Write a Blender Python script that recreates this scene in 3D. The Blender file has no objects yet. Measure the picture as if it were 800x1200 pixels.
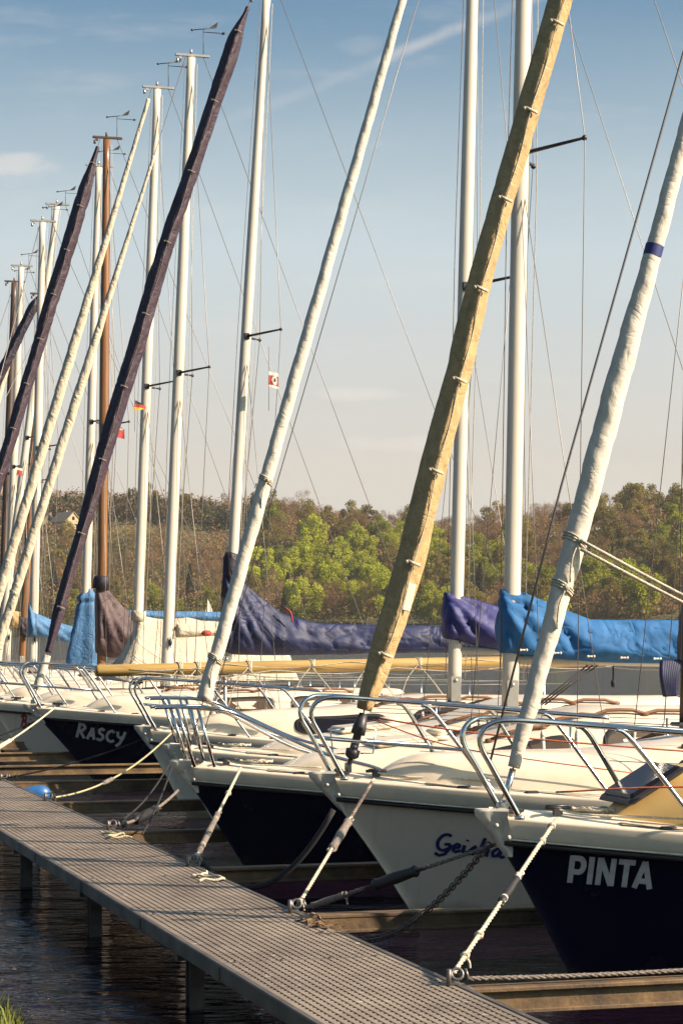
import bpy, math, random
from mathutils import Vector, Matrix, Quaternion, noise
from math import sin, cos, pi, sqrt, radians, atan2, exp, floor

random.seed(11)
scn = bpy.context.scene
COL = scn.collection
F, CX, HY, H = 2600.0, 400.0, 738.0, 2.15      # focal length in photo pixels, centre column, horizon row, eye height
TH = radians(16.0)                              # every berth points this way (jetty is square to it)
CT, ST = cos(TH), sin(TH)
Z3 = Vector((0, 0, 1))

def W(px, py, Y):
    return Vector(((px - CX) * Y / F, Y, H - (py - HY) * Y / F))

# ------------------------------------------------------------------ materials
def nmat(name):
    m = bpy.data.materials.new(name); m.use_nodes = True
    nt = m.node_tree; b = nt.nodes['Principled BSDF']
    return m, nt, b

def mat(name, col, rough=.5, metal=0., var=.12, scale=6., bump=0., bscale=40., col2=None, coat=0., stretch=None, detail=4, spec=None, crease=0.):
    m, nt, b = nmat(name); N = nt.nodes; L = nt.links
    tc = N.new('ShaderNodeTexCoord'); vec = tc.outputs['Object']
    if stretch:
        mp = N.new('ShaderNodeMapping'); mp.inputs['Scale'].default_value = stretch
        L.new(vec, mp.inputs['Vector']); vec = mp.outputs['Vector']
    nz = N.new('ShaderNodeTexNoise'); nz.inputs['Scale'].default_value = scale; nz.inputs['Detail'].default_value = detail
    nz.inputs['Roughness'].default_value = .65
    L.new(vec, nz.inputs['Vector'])
    cr = N.new('ShaderNodeValToRGB')
    c1 = col2 if col2 else tuple(c * (1 - 2.2 * var) for c in col)
    cr.color_ramp.elements[0].position = .34; cr.color_ramp.elements[1].position = .62
    cr.color_ramp.elements[0].color = (*c1, 1); cr.color_ramp.elements[1].color = (*col, 1)
    L.new(nz.outputs['Fac'], cr.inputs['Fac']); L.new(cr.outputs['Color'], b.inputs['Base Color'])
    mr = N.new('ShaderNodeMapRange'); mr.inputs['To Min'].default_value = min(1, rough * 1.25); mr.inputs['To Max'].default_value = rough * .85
    L.new(nz.outputs['Fac'], mr.inputs['Value']); L.new(mr.outputs['Result'], b.inputs['Roughness'])
    b.inputs['Metallic'].default_value = metal
    if coat: b.inputs['Coat Weight'].default_value = coat; b.inputs['Coat Roughness'].default_value = .08
    if spec is not None: b.inputs['Specular IOR Level'].default_value = spec
    if bump:
        n2 = N.new('ShaderNodeTexNoise'); n2.inputs['Scale'].default_value = bscale; n2.inputs['Detail'].default_value = 5
        L.new(vec, n2.inputs['Vector'])
        bp = N.new('ShaderNodeBump'); bp.inputs['Strength'].default_value = bump; bp.inputs['Distance'].default_value = .02
        L.new(n2.outputs['Fac'], bp.inputs['Height']); L.new(bp.outputs['Normal'], b.inputs['Normal'])
        if crease:
            n3 = N.new('ShaderNodeTexNoise'); n3.inputs['Scale'].default_value = crease; n3.inputs['Detail'].default_value = 3; n3.inputs['Distortion'].default_value = 1.4
            L.new(vec, n3.inputs['Vector'])
            a1 = N.new('ShaderNodeMath'); a1.operation = 'SUBTRACT'; a1.inputs[1].default_value = .5; L.new(n3.outputs['Fac'], a1.inputs[0])
            a2 = N.new('ShaderNodeMath'); a2.operation = 'ABSOLUTE'; L.new(a1.outputs[0], a2.inputs[0])
            a3 = N.new('ShaderNodeMath'); a3.operation = 'POWER'; a3.inputs[1].default_value = .6; L.new(a2.outputs[0], a3.inputs[0])
            b2 = N.new('ShaderNodeBump'); b2.inputs['Strength'].default_value = .7; b2.inputs['Distance'].default_value = (.011 if crease == 5 else .024) if crease > 4.2 else (.06 if crease < 1.6 else .04)
            L.new(a3.outputs[0], b2.inputs['Height']); L.new(bp.outputs['Normal'], b2.inputs['Normal']); L.new(b2.outputs['Normal'], b.inputs['Normal'])
    return m

M = {}
M['white'] = mat('gelcoat_white', (.74, .645, .50), .28, var=.07, scale=2.2, bump=.03, bscale=3, coat=.3)
M['cream'] = mat('gelcoat_cream', (.73, .63, .49), .32, var=.08, scale=2.5, bump=.03, bscale=3, coat=.2)
M['deck'] = mat('deck_cream', (.76, .665, .53), .5, var=.12, scale=5, bump=.05, bscale=60)
M['tan'] = mat('trunk_ochre', (.70, .46, .17), .4, var=.1, scale=2, coat=.2)
M['navy'] = mat('gelcoat_navy', (.0045, .0055, .020), .22, var=.15, scale=2.0, bump=.02, bscale=2.5, spec=.3)
M['greyhull'] = mat('gelcoat_grey', (.62, .54, .43), .3, var=.08, scale=2.2, coat=.2)
M['rubber'] = mat('black_rubber', (.018, .016, .017), .55, var=.15)
M['alu'] = mat('painted_mast', (.64, .575, .475), .36, var=.08, scale=3, bump=.03, bscale=8, stretch=(1, 1, .2))
M['alubare'] = mat('bare_alloy', (.55, .52, .47), .35, metal=.75, var=.1)
M['castalloy'] = mat('cast_alloy', (.66, .61, .51), .34, metal=.0, var=.14, scale=14, bump=.1, bscale=30)
M['steel'] = mat('polished_steel', (.70, .67, .64), .16, metal=1., var=.06, scale=20)
M['wire'] = mat('stay_wire', (.20, .18, .17), .4, metal=.6, var=.1)
M['wirelight'] = mat('stay_wire_light', (.26, .235, .21), .4, metal=.3, var=.1)
M['dark'] = mat('dark_fitting', (.03, .026, .03), .45, var=.2)
M['brownmast'] = mat('varnished_mast', (.26, .11, .035), .35, var=.2, scale=5, stretch=(3, 3, .15), coat=.3)
M['darkmast'] = mat('dark_mast', (.10, .06, .045), .4, var=.2, scale=5, stretch=(3, 3, .15))
M['spar'] = mat('pine_spar', (.50, .32, .10), .35, var=.16, scale=5, stretch=(.2, 3, 3), coat=.3)
M['teak'] = mat('teak', (.23, .10, .045), .55, var=.22, scale=8, stretch=(.4, 5, 5))
M['glass'] = mat('tinted_window', (.012, .012, .018), .16, var=.1, spec=.25)
M['glassbrown'] = mat('smoked_window', (.10, .07, .05), .12, var=.1)
M['cloth_tan'] = mat('canvas_tan', (.44, .30, .14), .85, var=.12, scale=9, bump=.35, bscale=24, crease=4.5)
M['cloth_white'] = mat('canvas_white', (.62, .555, .46), .75, var=.07, scale=9, bump=.2, bscale=26, crease=5)
M['cloth_beige'] = mat('canvas_beige', (.55, .47, .35), .8, var=.08, scale=7, bump=.2, bscale=20, crease=4)
M['cloth_plum'] = mat('canvas_plum', (.045, .024, .040), .6, var=.18, scale=7, bump=.25, bscale=20, crease=4.5)
M['cloth_black'] = mat('canvas_black', (.022, .014, .028), .6, var=.18, scale=7, bump=.25, bscale=20, crease=4)
M['cloth_brown'] = mat('canvas_brown', (.07, .038, .042), .65, var=.16, scale=6, bump=.2, bscale=16, crease=1.4)
M['cloth_navy'] = mat('canvas_navy', (.010, .017, .075), .6, var=.2, scale=5, bump=.2, bscale=14, crease=1.1)
M['cloth_violet'] = mat('canvas_violet', (.018, .021, .14), .6, var=.14, scale=5, bump=.2, bscale=14, crease=1.3)
M['cloth_blue'] = mat('canvas_blue', (.009, .11, .30), .75, var=.12, scale=5, bump=.2, bscale=14, crease=1.0)
M['cloth_sky'] = mat('canvas_pale_blue', (.06, .17, .34), .65, var=.1, scale=5, bump=.2, bscale=14, crease=3)
M['stripe'] = mat('blue_band', (.02, .03, .15), .6)
M['rope'] = mat('rope_white', (.62, .55, .42), .85, var=.2, scale=60, bump=.5, bscale=160)
M['ropeyellow'] = mat('rope_yellow', (.52, .47, .28), .85, var=.2, scale=60, bump=.5, bscale=160)
M['ropegrey'] = mat('rope_grey', (.24, .20, .17), .9, var=.25, scale=60, bump=.5, bscale=160)
M['ropeblack'] = mat('rope_black', (.02, .018, .02), .8, var=.2, scale=60)
M['ropered'] = mat('rope_red', (.50, .13, .06), .8, var=.2, scale=60)
M['chain'] = mat('rusty_chain', (.17, .12, .10), .5, metal=.3, var=.3, scale=30)
M['lettergrey'] = mat('letter_silver', (.50, .47, .44), .4, var=.13, scale=14)
M['letterblue'] = mat('letter_blue', (.012, .02, .10), .4, var=.05)
M['letterred'] = mat('letter_red', (.28, .03, .03), .5, var=.05)
M['bluebuoy'] = mat('blue_plastic', (.025, .12, .33), .4, var=.1)
M['red'] = mat('red_cloth', (.36, .04, .03), .7, var=.08)
M['yellow'] = mat('yellow_cloth', (.65, .42, .03), .7, var=.08)
M['fblue'] = mat('blue_cloth', (.03, .16, .33), .7, var=.08)
M['fwhite'] = mat('white_cloth', (.75, .68, .56), .7, var=.08)
M['fblack'] = mat('black_cloth', (.02, .018, .02), .7, var=.08)
M['housewall'] = mat('house_wall', (.42, .35, .20), .8)
M['houseroof'] = mat('house_roof', (.30, .22, .16), .8)
M['bark'] = mat('bark', (.09, .065, .045), .9, var=.25)
M['leafmat'] = mat('dry_leaves', (.22, .13, .06), .8, var=.3, scale=20)

def hull_mat(name, col, scum, rough, spec=.5):
    m, nt, b = nmat(name); N = nt.nodes; L = nt.links
    tc = N.new('ShaderNodeTexCoord'); sp = N.new('ShaderNodeSeparateXYZ'); L.new(tc.outputs['Object'], sp.inputs[0])
    n1 = N.new('ShaderNodeTexNoise'); n1.inputs['Scale'].default_value = 3.; n1.inputs['Detail'].default_value = 7; L.new(tc.outputs['Object'], n1.inputs['Vector'])
    # slime line just above the water
    ad = N.new('ShaderNodeMath'); ad.operation = 'MULTIPLY_ADD'; ad.inputs[1].default_value = -.22; L.new(n1.outputs['Fac'], ad.inputs[0]); L.new(sp.outputs['Z'], ad.inputs[2])
    mr_ = N.new('ShaderNodeMapRange'); mr_.inputs['From Min'].default_value = -.06; mr_.inputs['From Max'].default_value = .06; mr_.inputs['To Min'].default_value = .85; mr_.inputs['To Max'].default_value = 0.; L.new(ad.outputs[0], mr_.inputs['Value'])
    # runs below the deck edge
    mp = N.new('ShaderNodeMapping'); mp.inputs['Scale'].default_value = (9, 1, .9); L.new(tc.outputs['Object'], mp.inputs['Vector'])
    n2 = N.new('ShaderNodeTexNoise'); n2.inputs['Scale'].default_value = 2.2; n2.inputs['Detail'].default_value = 5; L.new(mp.outputs[0], n2.inputs['Vector'])
    m2 = N.new('ShaderNodeMapRange'); m2.inputs['From Min'].default_value = .54; m2.inputs['From Max'].default_value = .80; m2.inputs['To Max'].default_value = .38; L.new(n2.outputs['Fac'], m2.inputs['Value'])
    a = N.new('ShaderNodeMixRGB'); a.inputs['Color1'].default_value = (*col, 1); a.inputs['Color2'].default_value = (*[(c + s_) / 2 for c, s_ in zip(col, scum)], 1); L.new(m2.outputs[0], a.inputs['Fac'])
    c = N.new('ShaderNodeMixRGB'); c.inputs['Color2'].default_value = (*scum, 1); L.new(mr_.outputs[0], c.inputs['Fac']); L.new(a.outputs[0], c.inputs['Color1'])
    L.new(c.outputs[0], b.inputs['Base Color']); b.inputs['Specular IOR Level'].default_value = spec
    r = N.new('ShaderNodeMapRange'); r.inputs['To Min'].default_value = rough * .7; r.inputs['To Max'].default_value = rough * 1.8; L.new(n1.outputs['Fac'], r.inputs['Value']); L.new(r.outputs[0], b.inputs['Roughness'])
    bp = N.new('ShaderNodeBump'); bp.inputs['Strength'].default_value = .04; bp.inputs['Distance'].default_value = .02; L.new(n1.outputs['Fac'], bp.inputs['Height']); L.new(bp.outputs[0], b.inputs['Normal'])
    return m
M['hull_white'] = hull_mat('topsides_white', (.66, .55, .42), (.16, .13, .06), .26)
M['hull_navy'] = hull_mat('topsides_navy', (.0028, .0032, .013), (.02, .018, .012), .2, .22)
M['hull_grey'] = hull_mat('topsides_grey', (.62, .54, .43), (.15, .12, .06), .28)
M['pad'] = mat('non_slip_panel', (.55, .475, .36), .85, var=.15, scale=20, bump=.5, bscale=220)
def beam_mat():
    m, nt, b = nmat('weathered_steel'); N = nt.nodes; L = nt.links
    tc = N.new('ShaderNodeTexCoord')
    n1 = N.new('ShaderNodeTexNoise'); n1.inputs['Scale'].default_value = 3.5; n1.inputs['Detail'].default_value = 8; n1.inputs['Roughness'].default_value = .7
    L.new(tc.outputs['Object'], n1.inputs['Vector'])
    cr = N.new('ShaderNodeValToRGB'); e = cr.color_ramp.elements
    e[0].position = .3; e[0].color = (.045, .027, .018, 1); e[1].position = .68; e[1].color = (.22, .14, .06, 1)
    k = e.new(.5); k.color = (.12, .072, .032, 1)
    L.new(n1.outputs['Fac'], cr.inputs['Fac']); L.new(cr.outputs['Color'], b.inputs['Base Color'])
    b.inputs['Roughness'].default_value = .7
    bp = N.new('ShaderNodeBump'); bp.inputs['Strength'].default_value = .3; bp.inputs['Distance'].default_value = .01
    n2 = N.new('ShaderNodeTexNoise'); n2.inputs['Scale'].default_value = 50; L.new(tc.outputs['Object'], n2.inputs['Vector'])
    L.new(n2.outputs['Fac'], bp.inputs['Height']); L.new(bp.outputs['Normal'], b.inputs['Normal'])
    return m
M['beam'] = beam_mat()

def dock_mat():
    m, nt, b = nmat('grating_metal'); N = nt.nodes; L = nt.links
    tc = N.new('ShaderNodeTexCoord')
    n1 = N.new('ShaderNodeTexNoise'); n1.inputs['Scale'].default_value = 1.6; n1.inputs['Detail'].default_value = 9; n1.inputs['Roughness'].default_value = .7
    L.new(tc.outputs['Object'], n1.inputs['Vector'])
    cr = N.new('ShaderNodeValToRGB'); e = cr.color_ramp.elements
    e[0].position = .3; e[0].color = (.13, .10, .078, 1); e[1].position = .68; e[1].color = (.31, .25, .195, 1)
    L.new(n1.outputs['Fac'], cr.inputs['Fac'])
    n3 = N.new('ShaderNodeTexNoise'); n3.inputs['Scale'].default_value = 9; n3.inputs['Detail'].default_value = 3
    L.new(tc.outputs['Object'], n3.inputs['Vector'])
    r3 = N.new('ShaderNodeMapRange'); r3.inputs['From Min'].default_value = .66; r3.inputs['From Max'].default_value = .73
    L.new(n3.outputs['Fac'], r3.inputs['Value'])
    mx = N.new('ShaderNodeMixRGB'); mx.inputs['Color2'].default_value = (.42, .38, .33, 1)
    L.new(r3.outputs['Result'], mx.inputs['Fac']); L.new(cr.outputs['Color'], mx.inputs['Color1'])
    L.new(mx.outputs['Color'], b.inputs['Base Color'])
    b.inputs['Roughness'].default_value = .62; b.inputs['Metallic'].default_value = .15
    return m
M['grating'] = dock_mat()
M['gratingdark'] = mat('grating_gaps', (.05, .042, .04), .8, var=.2)
M['fascia'] = mat('fascia_metal', (.09, .076, .066), .6, var=.2, scale=3, bump=.1)
M['post'] = mat('post_metal', (.11, .09, .08), .65, var=.25, scale=6, bump=.15)

def water_mat():
    m, nt, b = nmat('lake_water'); N = nt.nodes; L = nt.links
    b.inputs['Base Color'].default_value = (.006, .003, .008, 1); b.inputs['Roughness'].default_value = .07
    b.inputs['IOR'].default_value = 1.33; b.inputs['Specular IOR Level'].default_value = .27
    tc = N.new('ShaderNodeTexCoord')
    mp = N.new('ShaderNodeMapping'); mp.inputs['Scale'].default_value = (.75, 1.6, 1); mp.inputs['Rotation'].default_value = (0, 0, radians(-12))
    L.new(tc.outputs['Object'], mp.inputs['Vector'])
    n1 = N.new('ShaderNodeTexNoise'); n1.inputs['Scale'].default_value = 1.3; n1.inputs['Detail'].default_value = 5; n1.inputs['Roughness'].default_value = .55
    n1.inputs['Distortion'].default_value = .6
    n2 = N.new('ShaderNodeTexNoise'); n2.inputs['Scale'].default_value = 6.5; n2.inputs['Detail'].default_value = 3
    L.new(mp.outputs['Vector'], n1.inputs['Vector']); L.new(mp.outputs['Vector'], n2.inputs['Vector'])
    ad = N.new('ShaderNodeMath'); ad.operation = 'MULTIPLY_ADD'; ad.inputs[1].default_value = .22
    L.new(n2.outputs['Fac'], ad.inputs[0]); L.new(n1.outputs['Fac'], ad.inputs[2])
    bp = N.new('ShaderNodeBump'); bp.inputs['Strength'].default_value = 1.0; bp.inputs['Distance'].default_value = .12
    L.new(ad.outputs['Value'], bp.inputs['Height']); L.new(bp.outputs['Normal'], b.inputs['Normal'])
    return m
M['water'] = water_mat()

def leaf_mat(name, cols, rough=.7):
    m, nt, b = nmat(name); N = nt.nodes; L = nt.links
    oi = N.new('ShaderNodeObjectInfo'); geo = N.new('ShaderNodeTexCoord')
    nz = N.new('ShaderNodeTexNoise'); nz.inputs['Scale'].default_value = .45; nz.inputs['Detail'].default_value = 4
    L.new(geo.outputs['Object'], nz.inputs['Vector'])
    ad = N.new('ShaderNodeMath'); ad.operation = 'MULTIPLY_ADD'; ad.inputs[1].default_value = .55; ad.inputs[2].default_value = -.05
    L.new(oi.outputs['Random'], ad.inputs[0])
    a2 = N.new('ShaderNodeMath'); a2.operation = 'MULTIPLY_ADD'; a2.inputs[1].default_value = .55
    L.new(nz.outputs['Fac'], a2.inputs[0]); L.new(ad.outputs[0], a2.inputs[2])
    cr = N.new('ShaderNodeValToRGB'); e = cr.color_ramp.elements
    e[0].position = .12; e[0].color = (*cols[0], 1); e[1].position = .75; e[1].color = (*cols[2], 1)
    k = e.new(.42); k.color = (*cols[1], 1)
    L.new(a2.outputs[0], cr.inputs['Fac']); L.new(cr.outputs['Color'], b.inputs['Base Color'])
    b.inputs['Roughness'].default_value = rough; b.inputs['Specular IOR Level'].default_value = .2
    tr = N.new('ShaderNodeBsdfTranslucent'); L.new(cr.outputs['Color'], tr.inputs['Color'])
    mx = N.new('ShaderNodeMixShader'); mx.inputs[0].default_value = .42
    out = N['Material Output']
    L.new(b.outputs[0], mx.inputs[1]); L.new(tr.outputs[0], mx.inputs[2]); L.new(mx.outputs[0], out.inputs['Surface'])
    return m
M['leaf_brown'] = leaf_mat('crown_budding', ((.13, .066, .036), (.23, .12, .058), (.29, .18, .08)))
M['leaf_olive'] = leaf_mat('crown_olive', ((.10, .075, .022), (.19, .15, .032), (.26, .21, .045)))
M['leaf_green'] = leaf_mat('crown_fresh', ((.14, .15, .014), (.26, .27, .022), (.35, .36, .035)))
M['leaf_bright'] = leaf_mat('crown_bright', ((.26, .28, .02), (.38, .40, .03), (.46, .48, .05)))
M['leaf_dark'] = leaf_mat('crown_conifer', ((.022, .024, .016), (.04, .042, .024), (.055, .058, .03)))

def hill_mat():
    m, nt, b = nmat('hill_ground'); N = nt.nodes; L = nt.links
    tc = N.new('ShaderNodeTexCoord'); nz = N.new('ShaderNodeTexNoise'); nz.inputs['Scale'].default_value = .03; nz.inputs['Detail'].default_value = 6
    L.new(tc.outputs['Object'], nz.inputs['Vector'])
    cr = N.new('ShaderNodeValToRGB'); e = cr.color_ramp.elements
    e[0].position = .35; e[0].color = (.05, .035, .016, 1); e[1].position = .65; e[1].color = (.13, .13, .03, 1)
    L.new(nz.outputs['Fac'], cr.inputs['Fac']); L.new(cr.outputs['Color'], b.inputs['Base Color']); b.inputs['Roughness'].default_value = .95
    return m
M['hill'] = hill_mat()
M['bank'] = mat('bank_soil', (.09, .085, .03), .95, var=.3, scale=8, bump=.4, bscale=30)
M['grass'] = mat('grass_blades', (.14, .16, .02), .6, var=.25, scale=3)
M['meadow'] = mat('meadow', (.22, .21, .05), .95, var=.15, scale=.05)

# ------------------------------------------------------------------ mesh helper
class MB:
    def __init__(s): s.v = []; s.f = []; s.m = []; s.sm = []
    def add(s, vs, fs, mi=0, smooth=False):
        o = len(s.v); s.v.extend([tuple(v) for v in vs])
        for f in fs: s.f.append(tuple(i + o for i in f)); s.m.append(mi); s.sm.append(smooth)
        return s
    def grid(s, rows, closed=False, mi=0, smooth=True, cap0=False, cap1=False, flip=False):
        n = len(rows[0]); vs = [p for r in rows for p in r]; fs = []
        for i in range(len(rows) - 1):
            for j in range(n if closed else n - 1):
                k = (j + 1) % n
                q = (i * n + j, i * n + k, (i + 1) * n + k, (i + 1) * n + j)
                fs.append(q[::-1] if flip else q)
        if cap0: fs.append(tuple(range(n))[::-1] if not flip else tuple(range(n)))
        if cap1: fs.append(tuple((len(rows) - 1) * n + j for j in range(n)) if not flip else tuple((len(rows) - 1) * n + j for j in range(n))[::-1])
        return s.add(vs, fs, mi, smooth)
    def tube(s, pts, r, n=8, mi=0, caps=True, ry=None):
        pts = [Vector(p) for p in pts]
        if len(pts) < 2: return s
        rs = r if isinstance(r, (list, tuple)) else [r] * len(pts)
        rows = []; t0 = None; nrm = None
        for i, p in enumerate(pts):
            a = pts[max(i - 1, 0)]; b = pts[min(i + 1, len(pts) - 1)]
            t = (b - a)
            if t.length < 1e-9: t = Vector((0, 0, 1))
            t.normalize()
            if nrm is None:
                ref = Vector((0, 1, 0)) if abs(t.y) < .9 else Vector((1, 0, 0))
                nrm = (ref - t * ref.dot(t)).normalized()
            else:
                nrm = (nrm - t * nrm.dot(t))
                nrm = nrm.normalized() if nrm.length > 1e-6 else t.orthogonal().normalized()
            bi = t.cross(nrm); q = ry / r if ry and not isinstance(r, (list, tuple)) else 1.
            rows.append([p + rs[i] * (nrm * cos(2 * pi * j / n) * q + bi * sin(2 * pi * j / n)) for j in range(n)])
        return s.grid(rows, True, mi, True, caps, caps)
    def box(s, c, d, rot=None, mi=0, bev=0.):
        c = Vector(c); x, y, z = d[0] / 2, d[1] / 2, d[2] / 2
        b = min(bev, x * .9, y * .9, z * .9)
        if b <= 0:
            vs = [Vector((i * x, j * y, k * z)) for k in (-1, 1) for j in (-1, 1) for i in (-1, 1)]
            fs = [(0, 2, 3, 1), (4, 5, 7, 6), (0, 1, 5, 4), (2, 6, 7, 3), (0, 4, 6, 2), (1, 3, 7, 5)]
        else:
            vs = []; 
            for zz, ins in ((-z, b), (-z + b, 0), (z - b, 0), (z, b)):
                for (sx, sy, o) in ((-1, -1, 0), (-1, -1, 1), (1, -1, 0), (1, -1, 1), (1, 1, 0), (1, 1, 1), (-1, 1, 0), (-1, 1, 1)):
                    xx, yy = x - ins, y - ins
                    ch = b
                    alt = [(0, 1), (1, 0), (1, 0), (0, 1), (0, 1), (1, 0), (1, 0), (0, 1)]
                    k = [(-1, -1), (-1, -1), (1, -1), (1, -1), (1, 1), (1, 1), (-1, 1), (-1, 1)].index((sx, sy)) + o
                    ax, ay = alt[k]
                    vs.append(Vector((sx * (xx - ch * ax), sy * (yy - ch * ay), zz)))
            fs = [tuple(range(8))[::-1], tuple(range(24, 32))]
            for i in range(3):
                for j in range(8): fs.append((i * 8 + j, i * 8 + (j + 1) % 8, (i + 1) * 8 + (j + 1) % 8, (i + 1) * 8 + j))
        if rot is not None: vs = [rot @ v for v in vs]
        return s.add([c + v for v in vs], fs, mi)
    def blob(s, c, r, n=8, mi=0, jit=0.):
        c = Vector(c); r = (r, r, r) if not isinstance(r, (tuple, list)) else r; rows = []
        for i in range(1, n):
            a = pi * i / n
            rows.append([c + Vector((r[0] * sin(a) * cos(2 * pi * j / n), r[1] * sin(a) * sin(2 * pi * j / n), r[2] * cos(a))) * (1 + random.uniform(-jit, jit)) for j in range(n)])
        return s.grid(rows, True, mi, True, True, True, flip=True)
    def torus(s, c, R, r, rot=None, n=14, k=6, mi=0, sx=1.):
        c = Vector(c); rows = []
        for i in range(n + 1):
            a = 2 * pi * i / n; row = []
            for j in range(k):
                b = 2 * pi * j / k
                v = Vector(((R + r * cos(b)) * cos(a) * sx, (R + r * cos(b)) * sin(a), r * sin(b)))
                row.append(c + (rot @ v if rot is not None else v))
            rows.append(row)
        return s.grid(rows, True, mi, True)
    def obj(s, name, mats, parent=None, **props):
        me = bpy.data.meshes.new(name); me.from_pydata(s.v, [], s.f)
        for m in (mats if isinstance(mats, (list, tuple)) else [mats]): me.materials.append(M[m] if isinstance(m, str) else m)
        me.polygons.foreach_set('material_index', s.m); me.polygons.foreach_set('use_smooth', s.sm)
        me.validate(); me.update()
        o = bpy.data.objects.new(name, me); COL.objects.link(o)
        if parent is not None: o.parent = parent
        for k, v in props.items(): o[k] = v
        return o

def empty(name, loc, rz=0., **props):
    o = bpy.data.objects.new(name, None); COL.objects.link(o); o.location = loc; o.rotation_euler = (0, 0, rz)
    o.empty_display_size = .2
    for k, v in props.items(): o[k] = v
    return o

def bez(pts, n=8):
    """Catmull-Rom through the points"""
    P = [Vector(p) for p in pts]; out = []
    for i in range(len(P) - 1):
        p0 = P[max(i - 1, 0)]; p1 = P[i]; p2 = P[i + 1]; p3 = P[min(i + 2, len(P) - 1)]
        for k in range(n):
            t = k / n
            out.append(.5 * ((2 * p1) + (p2 - p0) * t + (2 * p0 - 5 * p1 + 4 * p2 - p3) * t * t + (3 * p1 - p0 - 3 * p2 + p3) * t ** 3))
    out.append(P[-1]); return out

def lerp(a, b, t): return a + (b - a) * t
def smooth(t): t = max(0., min(1., t)); return t * t * (3 - 2 * t)

# ------------------------------------------------------------------ boats
class Boat:
    def __init__(s, label, bow, L=7.2, zb=1.06, half=1.2, rake=.62, group='sailing boats moored along the jetty'):
        s.X, s.Y = bow; s.L, s.zb, s.half, s.rake = L, zb, half, rake
        s.root = empty('sailboat', (s.X, s.Y, 0), TH, label=label, category='sailboat', group=group)
    def sheer(s, x):
        t = min(max(x, 0), s.L) / s.L
        return s.zb - .26 * (1 - (1 - t / .75) ** 2) if t < .75 else s.zb - .26
    def Wd(s, q):
        q = max(q, 0)
        w = s.half * (1 - (1 - min(q / .6, 1)) ** 1.9)
        return w * (1 - .28 * smooth((q - .6) / .4) if q > .6 else 1)
    def Ww(s, q):
        q = max(q, 0)
        w = s.half * .86 * (1 - (1 - min(q / .62, 1)) ** 1.45)
        return w * (1 - .45 * smooth((q - .62) / .38) if q > .62 else 1)
    def stem(s, z): 
        t = 1 - z / s.zb
        return s.rake * (t + .03 * sin(pi * max(0, min(1, t))))
    def hb(s, q, z):
        t = max(0., min(1., z / s.sheer(q * s.L)))
        w = s.Ww(q) * (1 - t) + s.Wd(q) * t
        if z < 0: w *= max(.3, 1 + z * 1.2)
        return w
    def xz(s, q, z): return s.stem(z) + q * (s.L - s.stem(z))
    def q_of(s, x, z): return (x - s.stem(z)) / (s.L - s.stem(z))
    def half_at(s, x, z): return s.hb(max(0, s.q_of(x, z)), z)
    def loc(s, w):
        d = w - Vector((s.X, s.Y, 0)); return Vector((d.x * CT + d.y * ST, -d.x * ST + d.y * CT, d.z))
    def world(s, l):
        return Vector((s.X + l[0] * CT - l[1] * ST, s.Y + l[0] * ST + l[1] * CT, l[2]))
    def cp(s, px, py, yoff=0.):
        d = Vector(((px - CX) / F, 1, -(py - HY) / F)); n = Vector((-ST, CT, 0))
        o = Vector((s.X, s.Y, 0)) + n * yoff - Vector((0, 0, H))
        t = n.dot(o) / n.dot(d)
        return s.loc(Vector((0, 0, H)) + d * t)
    def hit(s, px, py):
        d = Vector(((px - CX) / F, 1, -(py - HY) / F))
        t = s.Y - 3
        while t < s.Y + 8:
            l = s.loc(Vector((0, 0, H)) + d * t)
            q = s.q_of(l.x, l.z)
            if 0 < q < 1 and -.2 < l.z < s.sheer(l.x) and abs(l.y) < s.hb(q, l.z): return l
            t += .01
        return None

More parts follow.
